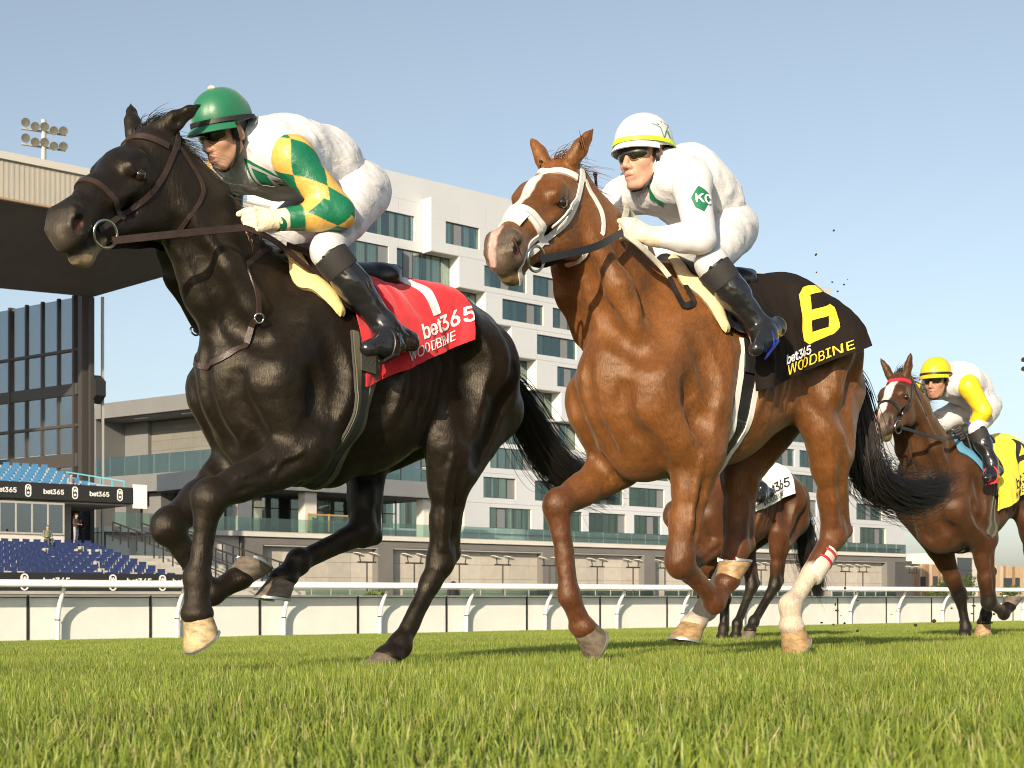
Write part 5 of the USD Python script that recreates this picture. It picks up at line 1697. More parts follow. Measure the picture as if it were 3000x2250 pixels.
def paint_horse(H, v, base, leg=None, leg_z=None, blaze=None, muzzle=None, socks=(), dark_face=.0, belly=1.0):
    """Coat colours by place: points of the legs, face markings, socks."""
    n = (meshkit.fbm(v * 28, 3, 4) - .5)
    c = np.tile(np.array(base, float), (len(v), 1))
    def mix(w, colr):
        w = np.clip(w, 0, 1)[:, None]
        c[:] = c * (1 - w) + np.array(colr) * w
    J = H.J
    def near(a, b, r):
        d = b - a
        t = np.clip(((v - a) @ d) / (d @ d), 0, 1)
        return np.linalg.norm(v - a - t[:, None] * d, axis=1) < r, t
    if leg is not None:
        for cc in ('LF', 'RF', 'LH', 'RH'):
            top = J[cc + ('kn' if 'F' in cc else 'ho')]; up = J[cc + ('el' if 'F' in cc else 'st')]
            m, t = near(top, up, .14)
            mix(m * np.clip(1.15 - t * 2.6 + n * .8, 0, 1) * (t > 0), leg)
            for a, b in ((cc + ('kn' if 'F' in cc else 'ho'), cc + 'fe'), (cc + 'fe', cc + 'co')):
                m, t = near(J[a], J[b], .085)
                mix(m.astype(float), leg)
    for cc, frac, colr in socks:
        top = J[cc + ('kn' if 'F' in cc else 'ho')]
        m, t = near(top, J[cc + 'fe'], .085)
        mix(m * np.clip((t - (1 - frac) + n * .15) * 14, 0, 1), colr)
        m, t = near(J[cc + 'fe'], J[cc + 'co'], .085)
        mix(m.astype(float), colr)
    q = ((v - H.head_o) @ H.head_R) / H.head_k
    face = (q[:, 0] > .04) & (q[:, 0] < .70) & (np.abs(q[:, 1]) < .14) & (q[:, 2] > -.36) & (q[:, 2] < .08)
    if dark_face:
        mix(face * np.clip((q[:, 0] - .40) / .15, 0, 1) * dark_face, np.array(base) * .3)
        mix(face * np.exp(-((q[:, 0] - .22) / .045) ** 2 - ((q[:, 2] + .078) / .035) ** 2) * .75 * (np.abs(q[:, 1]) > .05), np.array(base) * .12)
    if blaze:
        for x0, x1, w0, w1, y0, y1 in blaze:
            t = (q[:, 0] - x0) / (x1 - x0)
            w = w0 + (w1 - w0) * np.clip(t, 0, 1); yc = y0 + (y1 - y0) * np.clip(t, 0, 1)
            ok = face & (t > 0) & (t < 1) & (q[:, 2] > -.09)
            mix(ok * np.clip((w - np.abs(q[:, 1] - yc) + n * .012) / .006, 0, 1), (.74, .68, .62))
    if muzzle == 'pink':
        mix(face * np.clip((q[:, 0] - .49 + n * .04) / .02, 0, 1), (.085, .06, .045))
        mix(face * np.clip((q[:, 0] - .47) / .02, 0, 1) * np.clip((.020 - np.abs(q[:, 1] + .018) + n * .03) / .008, 0, 1) * (q[:, 2] > -.115), (.52, .32, .28))
        mix(face * (q[:, 0] > .53) * np.clip((-.13 - q[:, 2] + n * .04) / .02, 0, 1) * .8, (.25, .17, .08))
    elif muzzle == 'grey':
        mix(face * np.clip((q[:, 0] - .53 + n * .05) / .04, 0, 1) * .6, (.055, .046, .036))
        mix(face * (q[:, 0] > .44) * np.clip((-.172 - q[:, 2] + n * .03) / .02, 0, 1) * .9, (.30, .23, .14))
    mix((np.linalg.norm((np.abs(q) * (1, 1, 1) - (.543, .052, .088)) * (1, 1, 1.3), axis=1) < .019) * (q[:, 2] < 0) * 1.0, (.07, .014, .012))
    for y in (0, 1):                                                                     # inside of the ears
        pass
    return c

def build_horse(name, label, spec, spot, head, base, coat, hair, hooves, hoof_kinds, h, dz=0, pitch=0, neck_base=(.40, 1.19), paint={}, tail=None, mane_n=500, seed=1, flex={}, **kw):
    poll = head[0]
    H = HorseShape(spec, dz=dz, pitch=pitch, head=head, neck=neck_from(poll, base=neck_base, tall=kw.pop('neck_tall', 1.0), crest=kw.pop('crest', 0.0)), h=h, seed=seed, **kw)
    t = spot.thing(name, label, 'horse', (0, 0, 0), group=None)
    m = H.body.mesh()
    v = np.array(m.vertices)
    put('body', m, coat, t, col=paint_horse(H, v, base, **paint))
    for y in (1, -1):
        e = trimesh.creation.icosphere(3, .0215 * H.head_k)
        e.apply_translation(H.Hd(.224, .082 * y, -.078))
        put('eye', e, EYE, t)
    for c in ('LF', 'RF', 'LH', 'RH'):
        a, sh, _ = H.hoof(c, flex.get(c, 0))
        hf = put('hoof', a, hooves[hoof_kinds[c]], t, smooth=50, label={'p': 'pale cream hoof', 'd': 'dark grey hoof', 't': 'tan hoof'}[hoof_kinds[c]])
        put('shoe', sh, SHOE, (hf, t[1]), smooth=40)
    rng = np.random.default_rng(seed)
    S = H.body
    # mane along the crest, blown back; forelock between the ears
    nk = H.neck
    cr = spline([np.array(q[:3]) + np.array(u) * q[3] * 1.02 for q, u in zip(nk, H.crest_dirs(nk))] + [H.Hd(-.01, 0, .0)], 40)
    strands = []
    for _ in range(mane_n * 2):
        i = rng.uniform(6, 38)
        r = cr[int(i)] * (1 - i % 1) + cr[min(int(i) + 1, 39)] * (i % 1) + rng.normal(0, .010, 3) * (.4, 1, .4) + (0, 0, -.02)
        L = rng.uniform(.03, .10)
        side = rng.choice([1, -1], p=[.35, .65])
        d = np.array([-.85 + rng.normal(0, .12), side * .25 + rng.normal(0, .22), .28 + rng.normal(0, .22)])
        tt = np.linspace(0, 1, 7)[:, None]
        strands.append(r + d * L * tt + np.array([-.02, side * .05, -.05]) * tt ** 2 + rng.normal(0, .006, (1, 3)) * tt ** 2)
    curves('mane', strands, .0022, hair, t[0])
    fl = []
    for _ in range(mane_n // 3):
        r = H.Hd(rng.uniform(-.01, .05), rng.normal(0, .018), -.002)
        d = H.head_R @ np.array([-.55 + rng.normal(0, .25), rng.normal(0, .25), .55 + rng.normal(0, .2)])
        L = rng.uniform(.04, .10)
        tt = np.linspace(0, 1, 6)[:, None]
        fl.append(r + d * L * tt + np.array([-.06, 0, -.02]) * tt ** 2)
    curves('forelock', fl, .0026, hair, t[0])
    root = H.T(-.92, 0, 1.15)
    pts = [root, *[root + np.array(q) for q in tail]]
    strands = hair_lock(root, pts, 2000, (.022, .060), rng, 16, .014)
    strands += hair_lock(root, pts, 240, (.030, .11), rng, 16, .04)
    curves('tail', strands, .0032, HAIR_BLACK, t[0])
    return H, t

def bridle(H, spot, label, straps, ring_mat, cheek_w=.016, browband=None, parts=('headpiece',), thick=.0028, reins=(), extras=None, o=None):
    """Straps on the head, the bit's rings and the reins: one thing."""
    t = spot.thing('bridle', label, 'bridle', H.Hd(0, 0, 0))
    S, Q = H.body, H.Hd
    both = lambda pts: [Q(x, -y, z) for x, y, z in pts[::-1]] + [Q(*p) for p in pts[1:]]
    W = cheek_w
    # over the poll and down both cheeks
    put('headpiece', strap(S, both([(-.035, 0, .0), (-.02, .055, -.05), (.04, .085, -.085)]), W * 1.2, thick), straps, t, smooth=30)
    for y in (1, -1):
        put('cheekpiece', strap(S, [Q(x, s_ * y, z) for x, s_, z in ((.03, .08, -.075), (.12, .09, -.12), (.24, .08, -.15), (.36, .06, -.152), (.455, .05, -.150))], W, thick), straps, t, smooth=30)
        put('throatlatch', strap(S, [Q(x, s_ * y, z) for x, s_, z in ((.02, .085, -.09), (.03, .088, -.17), (.045, .078, -.25), (.08, .052, -.315), (.11, .0, -.325))], W * .8, thick), straps, t, smooth=30)
        c = Q(.470, .070 * y, -.160)
        nn = H.head_R[:, 1] * y + H.head_R[:, 0] * .25
        put('bit_ring', ring(c, nn, .042, .0048, up=H.head_R[:, 2]), ring_mat, t)
    put('browband', strap(S, both([(.118, 0, .02), (.10, .05, -.0), (.06, .088, -.06)]), W * 1.25, thick * 1.6), browband or straps, t, smooth=30)
    put('noseband', strap(S, [Q(*p) for p in ((.385, 0, .0), (.375, .045, -.035), (.36, .062, -.10), (.345, .045, -.17), (.335, 0, -.20), (.345, -.045, -.17), (.36, -.062, -.10), (.375, -.045, -.035))], W * 1.15, thick, closed=True), straps, t, smooth=30)
    for nm, m, mt in (extras(t) if extras else ()):
        put(nm, m, mt, t, smooth=30)
    return t

def girth_and_saddle(H, spot, label, x, straps, edge, pad, pad_cols=None, flap_col=None, seat_rise=.0, width=.085, buckle=True, x_pad=.30, pad_low=65):
    t = spot.thing('saddle', label, 'saddle', H.T(.12, 0, 1.45))
    S = H.body
    zc = lambda xx: 1.12 + H.dz + (xx - .5) * math.sin(H.pitch)
    def around(xx, a0, a1, off, n=60, lean=0.0):
        a = np.radians(np.linspace(a0, a1, n))
        d = np.stack([lean * np.abs(np.sin(a / 2)) * 0, np.sin(a), np.cos(a)], 1)
        o = np.stack([xx + lean * np.linspace(0, 1, n), 0 * a, zc(xx) + 0 * a], 1)
        return hit(S, o, d, off=off)
    # girth: under the belly from flap to flap
    o_ = []
    a = np.radians(np.linspace(78, 282, 90))
    d = np.stack([0 * a, np.sin(a), np.cos(a)], 1)
    xx = x + .035 * np.sin((a - a[0]) / (a[-1] - a[0]) * np.pi)
    g = hit(S, np.stack([xx, 0 * a, zc(x) + 0 * a], 1), d, r1=.415, off=.006)
    for _ in range(14):
        g[1:-1] = (g[:-2] + 2 * g[1:-1] + g[2:]) / 4
    low = sample(S, g) < .006
    g[low] = snap(S, g[low], .006, 4)
    gn = grad(S, g, .05)
    put('girth', ribbon(g, width, .004, lambda q: gn), straps, t, smooth=30)
    tn = np.gradient(g, axis=0); tn /= np.linalg.norm(tn, axis=1, keepdims=True)
    side = np.cross(tn, gn)
    for sg in (1, -1):
        put('girth_edge', ribbon(g + side * sg * width * .36 + gn * .005, width * .20, .003, lambda q: gn), edge, t, smooth=30)
    if buckle:
        for k in (9, 80):
            b = slab(np.array([[g[k] + side[k] * i * width * .28 + tn[k] * j * .035 + gn[k] * .011 for j in (-1, 0, 1)] for i in (-1, 0, 1)]), np.tile(gn[k], (3, 3, 1)), .008)
            put('buckle', b, straps, t, smooth=20)
    # pad under the saddle showing in front of the flap
    for sg in (1, -1):
        rows = []
        for u in np.linspace(-1, 1, 9):
            aa = np.radians(np.linspace(8, pad_low, 30)) * sg
            ang = np.linspace(0, 1, 30)
            xo = x_pad + u * .033 * np.sin(np.pi * (.12 + .88 * ang)) ** .4 - .06 * ang ** 2
            d = np.stack([0 * aa, np.sin(aa), np.cos(aa)], 1)
            rows.append(hit(S, np.stack([xo, 0 * aa, zc(x_pad) + 0 * aa], 1), d, off=.012 + .012 * (1 - u * u)))
        P = np.array(rows)
        n = grid_normals(P)
        if (n[..., 1].mean()) * sg < 0:
            n = -n
        put('pad', slab(P, n, .022), pad, t, smooth=60)
        # flap
        rows = []
        for u in np.linspace(0, 1, 12):
            aa = np.radians(np.linspace(6, pad_low - 4 + 8 * u, 26)) * sg
            ang = np.linspace(0, 1, 26)
            xo = x_pad - .03 - u * .20 - .04 * ang
            d = np.stack([0 * aa, np.sin(aa), np.cos(aa)], 1)
            rows.append(hit(S, np.stack([xo, 0 * aa, zc(x_pad) + 0 * aa], 1), d, off=.024))
        P = np.array(rows); n = grid_normals(P)
        if (n[..., 1].mean()) * sg < 0:
            n = -n
        put('flap', slab(P, n, .010), flap_col or straps, t, smooth=60)
    # seat with a raised rear
    Z = H.T(.1, 0, 1.44)[2]
    F = Solid((-.26, -.16, Z - .16), (.36, .16, Z + .18), .006)
    F.limb((.27, 0, Z + .015), (.12, 0, Z - .004), .05, .055, 1.2, .03)
    F.limb((.12, 0, Z - .004), (-.08, 0, Z + .012), .055, .062, 1.6, .03)
    F.limb((-.08, 0, Z + .015), (-.15, 0, Z + .055), .055, .030, 2.4, .03)
    F.limb((.30, 0, Z + .0), (.30, 0, Z + .055), .035, .022, 1.6, .03)
    put('seat', F.mesh(), flap_col or straps, t)
    return t

def stirrup_parts(R, spot, t, H, leather_mat, iron_mat, x=.16):
    """Leathers and irons, parts of the saddle t."""
    for c in 'LR':
        y = 1 if c == 'L' else -1
        a, he, to = R.J['an' + c], R.J['he' + c], R.J['to' + c]
        ball = lerp(he, to, .58)
        fw = (to - he) / np.linalg.norm(to - he)
        up = a - ball; up -= fw * (up @ fw) * .6; up /= np.linalg.norm(up)
        sd = np.cross(up, fw)
        pts = []
        base = ball - up * .052
        for k in np.linspace(-1, 1, 21):
            ang = k * np.pi * .86
            pts.append(base + up * (.062 - .062 * math.cos(ang * 1.0)) * .95 + sd * .052 * math.sin(ang) * (1 if abs(k) < 1 else 1))
        put('stirrup', tube(np.array(pts + [pts[0]]), .0055, 8), iron_mat, t)
        put('tread', slab(np.array([[base + sd * i * .045 + fw * j * .018 for j in (-1, 1)] for i in (-1, 0, 1)]), np.tile(up, (3, 2, 1)), .010), iron_mat, t, smooth=20)
        top = base + up * .12
        hi_ = np.array([x, y * .20, R.J['kn' + c][2] - .06])
        mid = lerp(top, hi_, .5) + (0, -.03 * y, 0)
        p = spline([hi_, mid, top], 14)
        put('stirrup_leather', ribbon(p, .022, .003, lambda q: np.tile([0, float(y), 0], (len(q), 1))), leather_mat, t, smooth=20)

def build_rider(spot, label, J, head, R, h, skin, colours, seed=3, hk=1.0, folds=.006):
    """Body plus clothes, each its own part. colours: dict of materials."""
    r = Rider(J, head, R, h, seed, hk)
    t = spot.thing('person', label, 'person', J['pelvis'])
    B = r.build_body()
    m = B.mesh()
    v = np.array(m.vertices)
    put('body', m, SKIN, t, col=face_colour(r, v, *skin))
    hs = h * 1.25
    S = r.shell(lambda S: (r.torso(S, .006), S.limb(J['neck'], lerp(J['neck'], r.Q(-.02, 0, -.06), .35), .066, .060, k=.04)), h=hs)
    for c in 'LR':
        S.limb(lerp(J['upper'], J['sh' + c], .5), lerp(J['sh' + c], J['el' + c], .05), .072, .054, k=.05)
    r.folds(S, folds * 1.2, (4.5, 11, 9), seed)
    r.folds(S, folds * .4, (11, 24, 20), seed + 2)
    sm = S.mesh()
    put('shirt', sm, colours['shirt'], t, col=colours['shirt_paint'](r, np.array(sm.vertices)) if 'shirt_paint' in colours else None)
    r.shirt = S
    r.sleeves = {}
    for c in 'LR':
        A = Solid(np.minimum.reduce([J['sh' + c], J['el' + c], J['wr' + c]]) - .12, np.maximum.reduce([J['sh' + c], J['el' + c], J['wr' + c]]) + .12, .0034 if 'sleeve_paint' in colours else hs)
        r.arm(A, c, .011)
        A.egg(J['sh' + c], (.078, .070, .076), k=.03)
        r.folds(A, folds * .6, (9, 9, 14), seed + 5)
        am = A.mesh()
        r.sleeves[c] = A
        put('sleeve', am, colours['sleeve'], t, col=colours['sleeve_paint'](r, c, np.array(am.vertices)) if 'sleeve_paint' in colours else None)
        G = Solid(np.minimum(J['wr' + c], J['ha' + c]) - .13, np.maximum(J['wr' + c], J['ha' + c]) + .13, .0036)
        r.hand(G, c, .0012)
        w, e = J['wr' + c], J['el' + c]
        G.limb(lerp(w, e, .02), lerp(w, e, .12), .036, .038, k=.01)
        put('glove', G.mesh(), colours['glove'], t)
    Bq = r.shell(lambda S: [r.leg(S, c, .004, shin=False) for c in 'LR'] + [S.limb(J['pelvis'] + (-.01, 0, 0), J['waist'], .113, .104, 1.14, .05), S.limb(J['pelvis'] + (-.03, .05, -.03), J['pelvis'] + (-.03, -.05, -.03), .084, .084, k=.06)] + [S.limb(J['kn' + c], lerp(J['kn' + c], J['an' + c], .14), .057, .056, k=.03) for c in 'LR'], h=hs)
    r.folds(Bq, folds * .8, (8, 12, 12), seed + 7)
    put('breeches', Bq.mesh(), colours['breeches'], t)
    for c in 'LR':
        P = np.array([J['kn' + c], J['an' + c], J['to' + c], J['he' + c]])
        K = Solid(P.min(0) - .1, P.max(0) + .1, hs)
        a, b = lerp(J['kn' + c], J['an' + c], .06), J['an' + c]
        K.limb(a, lerp(a, b, .4), .061, .056, k=.03); K.limb(lerp(a, b, .4), b, .056, .040, k=.03)
        r.foot(K, c, -.002)
        r.folds(K, .004, (16, 16, 30), seed + 9)
        bt = put('boot', K.mesh(), BOOT_LEATHER, t)
        d = (b - a) / np.linalg.norm(b - a)
        up = np.array([0, 0, 1.0]); s1 = np.cross(d, up); s1 /= np.linalg.norm(s1); s2 = np.cross(d, s1)
        aa = np.linspace(0, 2 * np.pi, 26)
        cuff = [tube([a + d * q, a + d * (q + .008)], [.0675 - .0002 * i, .0675], 26) for i, q in enumerate((0.0, .07))]
        put('boot_cuff', tube([a - d * .012, a + d * .0, a + d * .065, a + d * .07], [.057, .0645, .063, .060], 26), BOOT_CUFF, (bt, t[1]), smooth=40)
    shell, peak = helmet_mesh(r, facets=colours.get('facets', 0), peak=colours.get('peak', .045))
    hm = put('helmet', shell, colours['helmet'], t, smooth=50)
    put('peak', peak, colours.get('peak_mat', colours['helmet']), (hm, t[1]), smooth=60)
    for args, mt, nm in colours.get('bands', ()):
        put(nm, helmet_band(r, **args), mt, (hm, t[1]), smooth=50)
    lens, rim = goggles_mesh(r)
    gg = put('goggles', lens, LENS, t, smooth=60)
    put('rim', rim, colours.get('rim', RIM), (gg, t[1]))
    for y in (1, -1):                                                       # harness from helmet to chin
        p = snap(B, spline([r.Q(.012, .082 * y, .02), r.Q(.010, .078 * y, -.03), r.Q(.022, .066 * y, -.075), r.Q(.045, .035 * y, -.118), r.Q(.052, 0, -.126)], 20), .004)
        put('chin_strap', ribbon(p, .014, .0022, lambda q: grad(B, q)), BAND_BLACK, t, smooth=30)
    return r, t

def diamonds(r, c, v, green=(.006, .125, .058), gold=(.60, .36, .085), n=5):
    """Green and gold lozenges round a sleeve, with a plain green cuff."""
    J = r.J
    sh, el, wr = J['sh' + c], J['el' + c], J['wr' + c]
    L1, L2 = np.linalg.norm(el - sh), np.linalg.norm(wr - el)
    def along(a, b):
        d = (b - a) / np.linalg.norm(b - a)
        return (v - a) @ d, np.linalg.norm(v - a - ((v - a) @ d)[:, None] * d, axis=1), d
    s1, r1, d1 = along(sh, el); s2, r2, d2 = along(el, wr)
    upper = (np.linalg.norm(v - sh, axis=1) * L2 < np.linalg.norm(v - wr, axis=1) * L1)
    axis_n = np.cross(d1, d2); axis_n /= np.linalg.norm(axis_n)
    def angle(p, d):
        e = np.cross(axis_n, d)
        return np.arctan2(p @ axis_n, p @ e)
    s = np.where(upper, s1, L1 + s2)
    a = np.where(upper, angle(v - sh, d1), angle(v - el, d2))
    u = s / .20 + .20
    w = a / (2 * np.pi) * 3 + .30
    k = np.abs(u - np.round(u)) + np.abs(w - np.round(w))
    g = np.clip((.50 - k) / .008 + .5, 0, 1)
    cuff = np.clip((s - (L1 + L2 - .085)) / .004, 0, 1)
    g = g * (1 - cuff)
    return np.array(green) * (1 - g[:, None]) + np.array(gold) * g[:, None]
# joints of the four riders, metres in each horse's frame
def riderJ(**k):
    J = {a: np.array(b, float) for a, b in k.items()}
    for a in list(J):
        if a.endswith('L') and a[:-1] + 'R' not in J:
            J[a[:-1] + 'R'] = J[a] * (1, -1, 1)
    return J
def head_turn(yaw, pitch, roll=0):
    return turn(yaw, pitch, roll)

HOOVES = dict(p=HOOF_PALE, d=HOOF_DARK, t=HOOF_TAN)
FINE = 1.0

# --- 1: black horse, green cap
SP1 = Spot((-.569, 5.4, 0), -132)
H1, T1 = build_horse('black_horse', 'black horse galloping in front with a green-capped rider', SPEC1, SP1, (np.array((.895, -.03, 1.80)), turn(14, 38.9, 0), .99), (.0070, .0050, .0036), COAT_BLACK, HAIR_BLACK, HOOVES,
    dict(LF='p', RF='d', LH='d', RH='d'), .0065 * FINE, ears=((-.115, .155, .005), (-.10, .11, .055)), crest=-.042, mouth=.016,
    paint=dict(muzzle='grey', blaze=[(.10, .20, .011, .014, -.012, -.02)]), tail=[(-.06, 0, -.03), (-.15, 0, -.13), (-.27, .0, -.26), (-.42, .0, -.36), (-.60, -.0, -.38), (-.74, 0, -.43)], seed=3)
J1 = riderJ(pelvis=(.072, 0, 1.765), waist=(.185, 0, 1.828), chest=(.36, 0, 1.815), upper=(.465, 0, 1.81), neck=(.53, 0, 1.845),
    shL=(.455, .178, 1.755), elL=(.345, .285, 1.57), wrL=(.525, .185, 1.530), haL=(.62, .150, 1.515), shR=(.475, -.175, 1.76), elR=(.40, -.27, 1.59), wrR=(.50, -.12, 1.545), haR=(.585, -.06, 1.53),
    hipL=(.11, .105, 1.705), knL=(.365, .245, 1.447), anL=(.18, .345, 1.195), heL=(.075, .345, 1.165), toL=(.305, .385, 1.105))
R1, P1 = build_rider(SP1, 'rider in a green cap with green and gold diamond sleeves', J1, (.620, .012, 1.838), head_turn(0, 27, -3), .0045 * FINE,
    ((.42, .235, .155), (.40, .15, .12), (.20, .13, .10), (.012, .009, .007)),
    dict(shirt=WHITE_SILK, breeches=WHITE_BREECHES, glove=GLOVE, sleeve=painted('diamond_sleeve', .36, .55, bump=.45, bscale=26, coat=.12),
         sleeve_paint=lambda r, c, v: diamonds(r, c, v), helmet=plain('green_cap', (.008, .125, .058), .42, sheen=.2, bump=.12, bscale=30), facets=1.0, peak=.040,
         bands=[(dict(z0=.056, z1=.018, width=.016, lift=.003), BAND_BLACK, 'cap_band')]), hk=.91)
# --- 2: chestnut, white cap
SP2 = Spot((.808, 5.75, 0), -140)
H2, T2 = build_horse('chestnut_horse', 'chestnut horse with narrow white blaze and white bridle, galloping second', SPEC2, SP2, (np.array((.836, 0, 1.846)), turn(19, 38.5, -2.5), 1.03), (.135, .050, .0135), COAT_RED, HAIR_RED, HOOVES,
    dict(LF='t', RF='d', LH='t', RH='t'), .0065 * FINE, dz=.03, pitch=-4.5, ears=((-.085, .11, .045), (-.02, .10, .065)), neck_tall=.88, crest=.02,
    mane_n=120, paint=dict(muzzle='pink', blaze=[(.115, .20, .012, .027, -.006, -.006), (.20, .42, .027, .022, -.006, -.014)], dark_face=.12, leg=(.085, .030, .012), socks=(('LH', .55, (.50, .42, .33)), ('RH', .5, (.46, .39, .31)))),
    tail=[(-.10, 0, -.12), (-.15, 0, -.28), (-.19, 0, -.45), (-.31, 0, -.53), (-.50, 0, -.56), (-.68, 0, -.53), (-.82, 0, -.46)], seed=5)
J2 = riderJ(pelvis=(.020, 0, 1.725), waist=(.06, 0, 1.81), chest=(.19, 0, 1.865), upper=(.31, 0, 1.86), neck=(.35, 0, 1.89),
    shL=(.335, .178, 1.805), elL=(.385, .268, 1.57), wrL=(.535, .165, 1.572), haL=(.615, .125, 1.595), shR=(.35, -.178, 1.815), elR=(.43, -.275, 1.66), wrR=(.495, -.10, 1.625), haR=(.575, -.055, 1.645),
    hipL=(.07, .105, 1.665), knL=(.310, .250, 1.490), anL=(.137, .345, 1.255), heL=(.060, .345, 1.275), toL=(.222, .39, 1.172))
R2, P2 = build_rider(SP2, 'rider all in white with a white cap and lime band', J2, (.412, .0, 1.925), head_turn(4, 10, 0), .0045 * FINE,
    ((.46, .26, .175), (.44, .17, .14), (.28, .17, .13), (.03, .02, .014)),
    dict(shirt=WHITE_SILK, breeches=WHITE_BREECHES, glove=GLOVE, sleeve=silk('white_sleeve', (.58, .575, .595), .40, .1, .4, .55), helmet=plain('white_cap', (.60, .595, .615), .38, bump=.06, bscale=40), facets=.25, peak=.022,
         bands=[(dict(z0=.056, z1=.018, width=.017, lift=.003), plain('lime_band', (.50, .70, .02), .5), 'cap_band')]), seed=8)

# --- 3: bay, yellow cap
SP3 = Spot((3.318, 10.5, 0), -138)
H3, T3 = build_horse('bay_horse', 'bay horse with broad white blaze and red browband, galloping at the far right', SPEC3, SP3, (np.array((.931, -.01, 1.795)), turn(17, 34.5, 6), 1.05), (.060, .024, .010), COAT_BAY, HAIR_BLACK, HOOVES,
    dict(LF='d', RF='d', LH='d', RH='t'), .010 * FINE, dz=-.10, pitch=-5, neck_base=(.42, 1.10), ears=((-.05, .10, .10), (-.03, .10, .105)),
    paint=dict(leg=(.010, .008, .007), muzzle='pink', blaze=[(.10, .16, .02, .040, 0, -.004), (.16, .62, .034, .026, -.004, -.01)]), tail=[(-.12, 0, -.05), (-.30, .0, -.25), (-.50, .0, -.50), (-.70, .0, -.70)], mane_n=300, seed=7)
J3 = riderJ(pelvis=(-.05, 0, 1.655), waist=(.02, 0, 1.76), chest=(.20, 0, 1.80), upper=(.33, 0, 1.79), neck=(.40, 0, 1.80),
    shL=(.36, .18, 1.735), elL=(.30, .265, 1.555), wrL=(.30, .155, 1.45), haL=(.37, .125, 1.40), shR=(.38, -.178, 1.73), elR=(.42, -.26, 1.60), wrR=(.45, -.13, 1.56), haR=(.53, -.10, 1.57),
    hipL=(.0, .105, 1.62), knL=(.37, .250, 1.42), anL=(.345, .34, 1.20), heL=(.255, .34, 1.135), toL=(.48, .38, 1.075))
YELLOW = (.70, .47, .015)
R3, P3 = build_rider(SP3, 'rider in a yellow cap with yellow sleeves and blue cuffs', J3, (.485, .0, 1.785), head_turn(10, 12, 0), .007 * FINE,
    ((.40, .20, .13), (.40, .15, .12), (.20, .12, .09), (.02, .014, .01)),
    dict(shirt=WHITE_SILK, breeches=WHITE_BREECHES, glove=GLOVE_BLACK, sleeve=painted('yellow_sleeve', .45, bump=.25, bscale=30),
         sleeve_paint=lambda r, c, v: np.where((np.linalg.norm(v - r.J['wr' + c], axis=1) < .06)[:, None], np.array((.03, .07, .30)), np.array(YELLOW)),
         helmet=plain('yellow_cap', YELLOW, .42, bump=.1, bscale=30), facets=.8, peak=.035, bands=[(dict(z0=.056, z1=.018, width=.014, lift=.003), BAND_BLACK, 'cap_band')]), seed=11, folds=.008)

# --- 4: the horse behind the chestnut
SP4 = Spot((2.107 - .4 * .743, 12.0 - .4 * .669, -.05), -138)
H4, T4 = build_horse('brown_horse', 'brown horse half hidden behind the legs of the chestnut', SPEC4, SP4, (np.array((.87, 0, 1.72)), turn(5, 42, 0), 1.0), (.075, .028, .011), COAT_BAY, HAIR_BLACK, HOOVES,
    dict(LF='d', RF='d', LH='d', RH='d'), .010 * FINE, dz=.0, pitch=3,
    paint=dict(leg=(.011, .009, .007), muzzle='grey'), tail=[(-.06, 0, -.08), (-.12, .0, -.30), (-.20, .0, -.55), (-.32, .0, -.74)], mane_n=300, seed=9)
J4 = riderJ(pelvis=(.05, 0, 1.70), waist=(.13, 0, 1.80), chest=(.31, 0, 1.82), upper=(.42, 0, 1.82), neck=(.50, 0, 1.85),
    shL=(.42, .178, 1.77), elL=(.34, .265, 1.57), wrL=(.49, .12, 1.53), haL=(.59, .075, 1.515), hipL=(.06, .105, 1.68), knL=(.42, .255, 1.41), anL=(.12, .345, 1.17), heL=(.02, .345, 1.14), toL=(.25, .385, 1.08))
R4, P4 = build_rider(SP4, 'rider hidden behind the chestnut, only a boot showing below it', J4, (.58, 0, 1.85), head_turn(0, 18, 0), .008 * FINE,
    ((.42, .235, .155), (.40, .15, .12), (.20, .13, .10), (.012, .009, .007)),
    dict(shirt=plain('blue_silk', (.10, .16, .42), .5, bump=.2, bscale=30), breeches=WHITE_BREECHES, glove=GLOVE_BLACK, sleeve=WHITE_SILK, helmet=plain('blue_cap', (.06, .10, .32), .45), facets=.6, peak=.035), seed=13, folds=.008)
# ---------------------------------------------------------------- tack
RED_CLOTH = plain('red_cloth', (.62, .012, .022), .75, sheen=.15, bump=.25, bscale=160)
BLACK_CLOTH = plain('dark_brown_cloth', (.012, .0085, .007), .85, spec=.15, sheen=.0, bump=.3, bscale=160)
YELLOW_CLOTH = plain('yellow_cloth', (.78, .60, .03), .75, sheen=.1, bump=.25, bscale=160)
PALE_CLOTH = plain('white_cloth', (.78, .77, .74), .75, sheen=.1, bump=.25, bscale=160)
PRINT_WHITE = plain('white_print', (.78, .77, .78), .7)
PRINT_YELLOW = plain('yellow_print', (.80, .58, .03), .7)
PRINT_BLACK = plain('black_print', (.012, .012, .012), .7)
GIRTH_GREY = plain('girth_webbing', (.045, .044, .038), .8, bump=.3, bscale=150)
GIRTH_EDGE = plain('girth_binding', (.10, .09, .06), .6)
BLUE_IRON = plain('blue_iron', (.02, .04, .30), .3, .4)
RED_STRIPE = plain('red_tape', (.55, .02, .04), .6)
PINK_WHITE = plain('white_bandage', (.56, .50, .42), .8, vary=.15, scale=30, bump=.35, bscale=140)
GREEN_PRINT = plain('green_print', (.008, .13, .06), .55)
GREY_PRINT = plain('grey_print', (.36, .35, .35), .6)

def line_z(x0, z0, x1, z1):
    return lambda x: z0 + (z1 - z0) * (x - x0) / (x1 - x0)

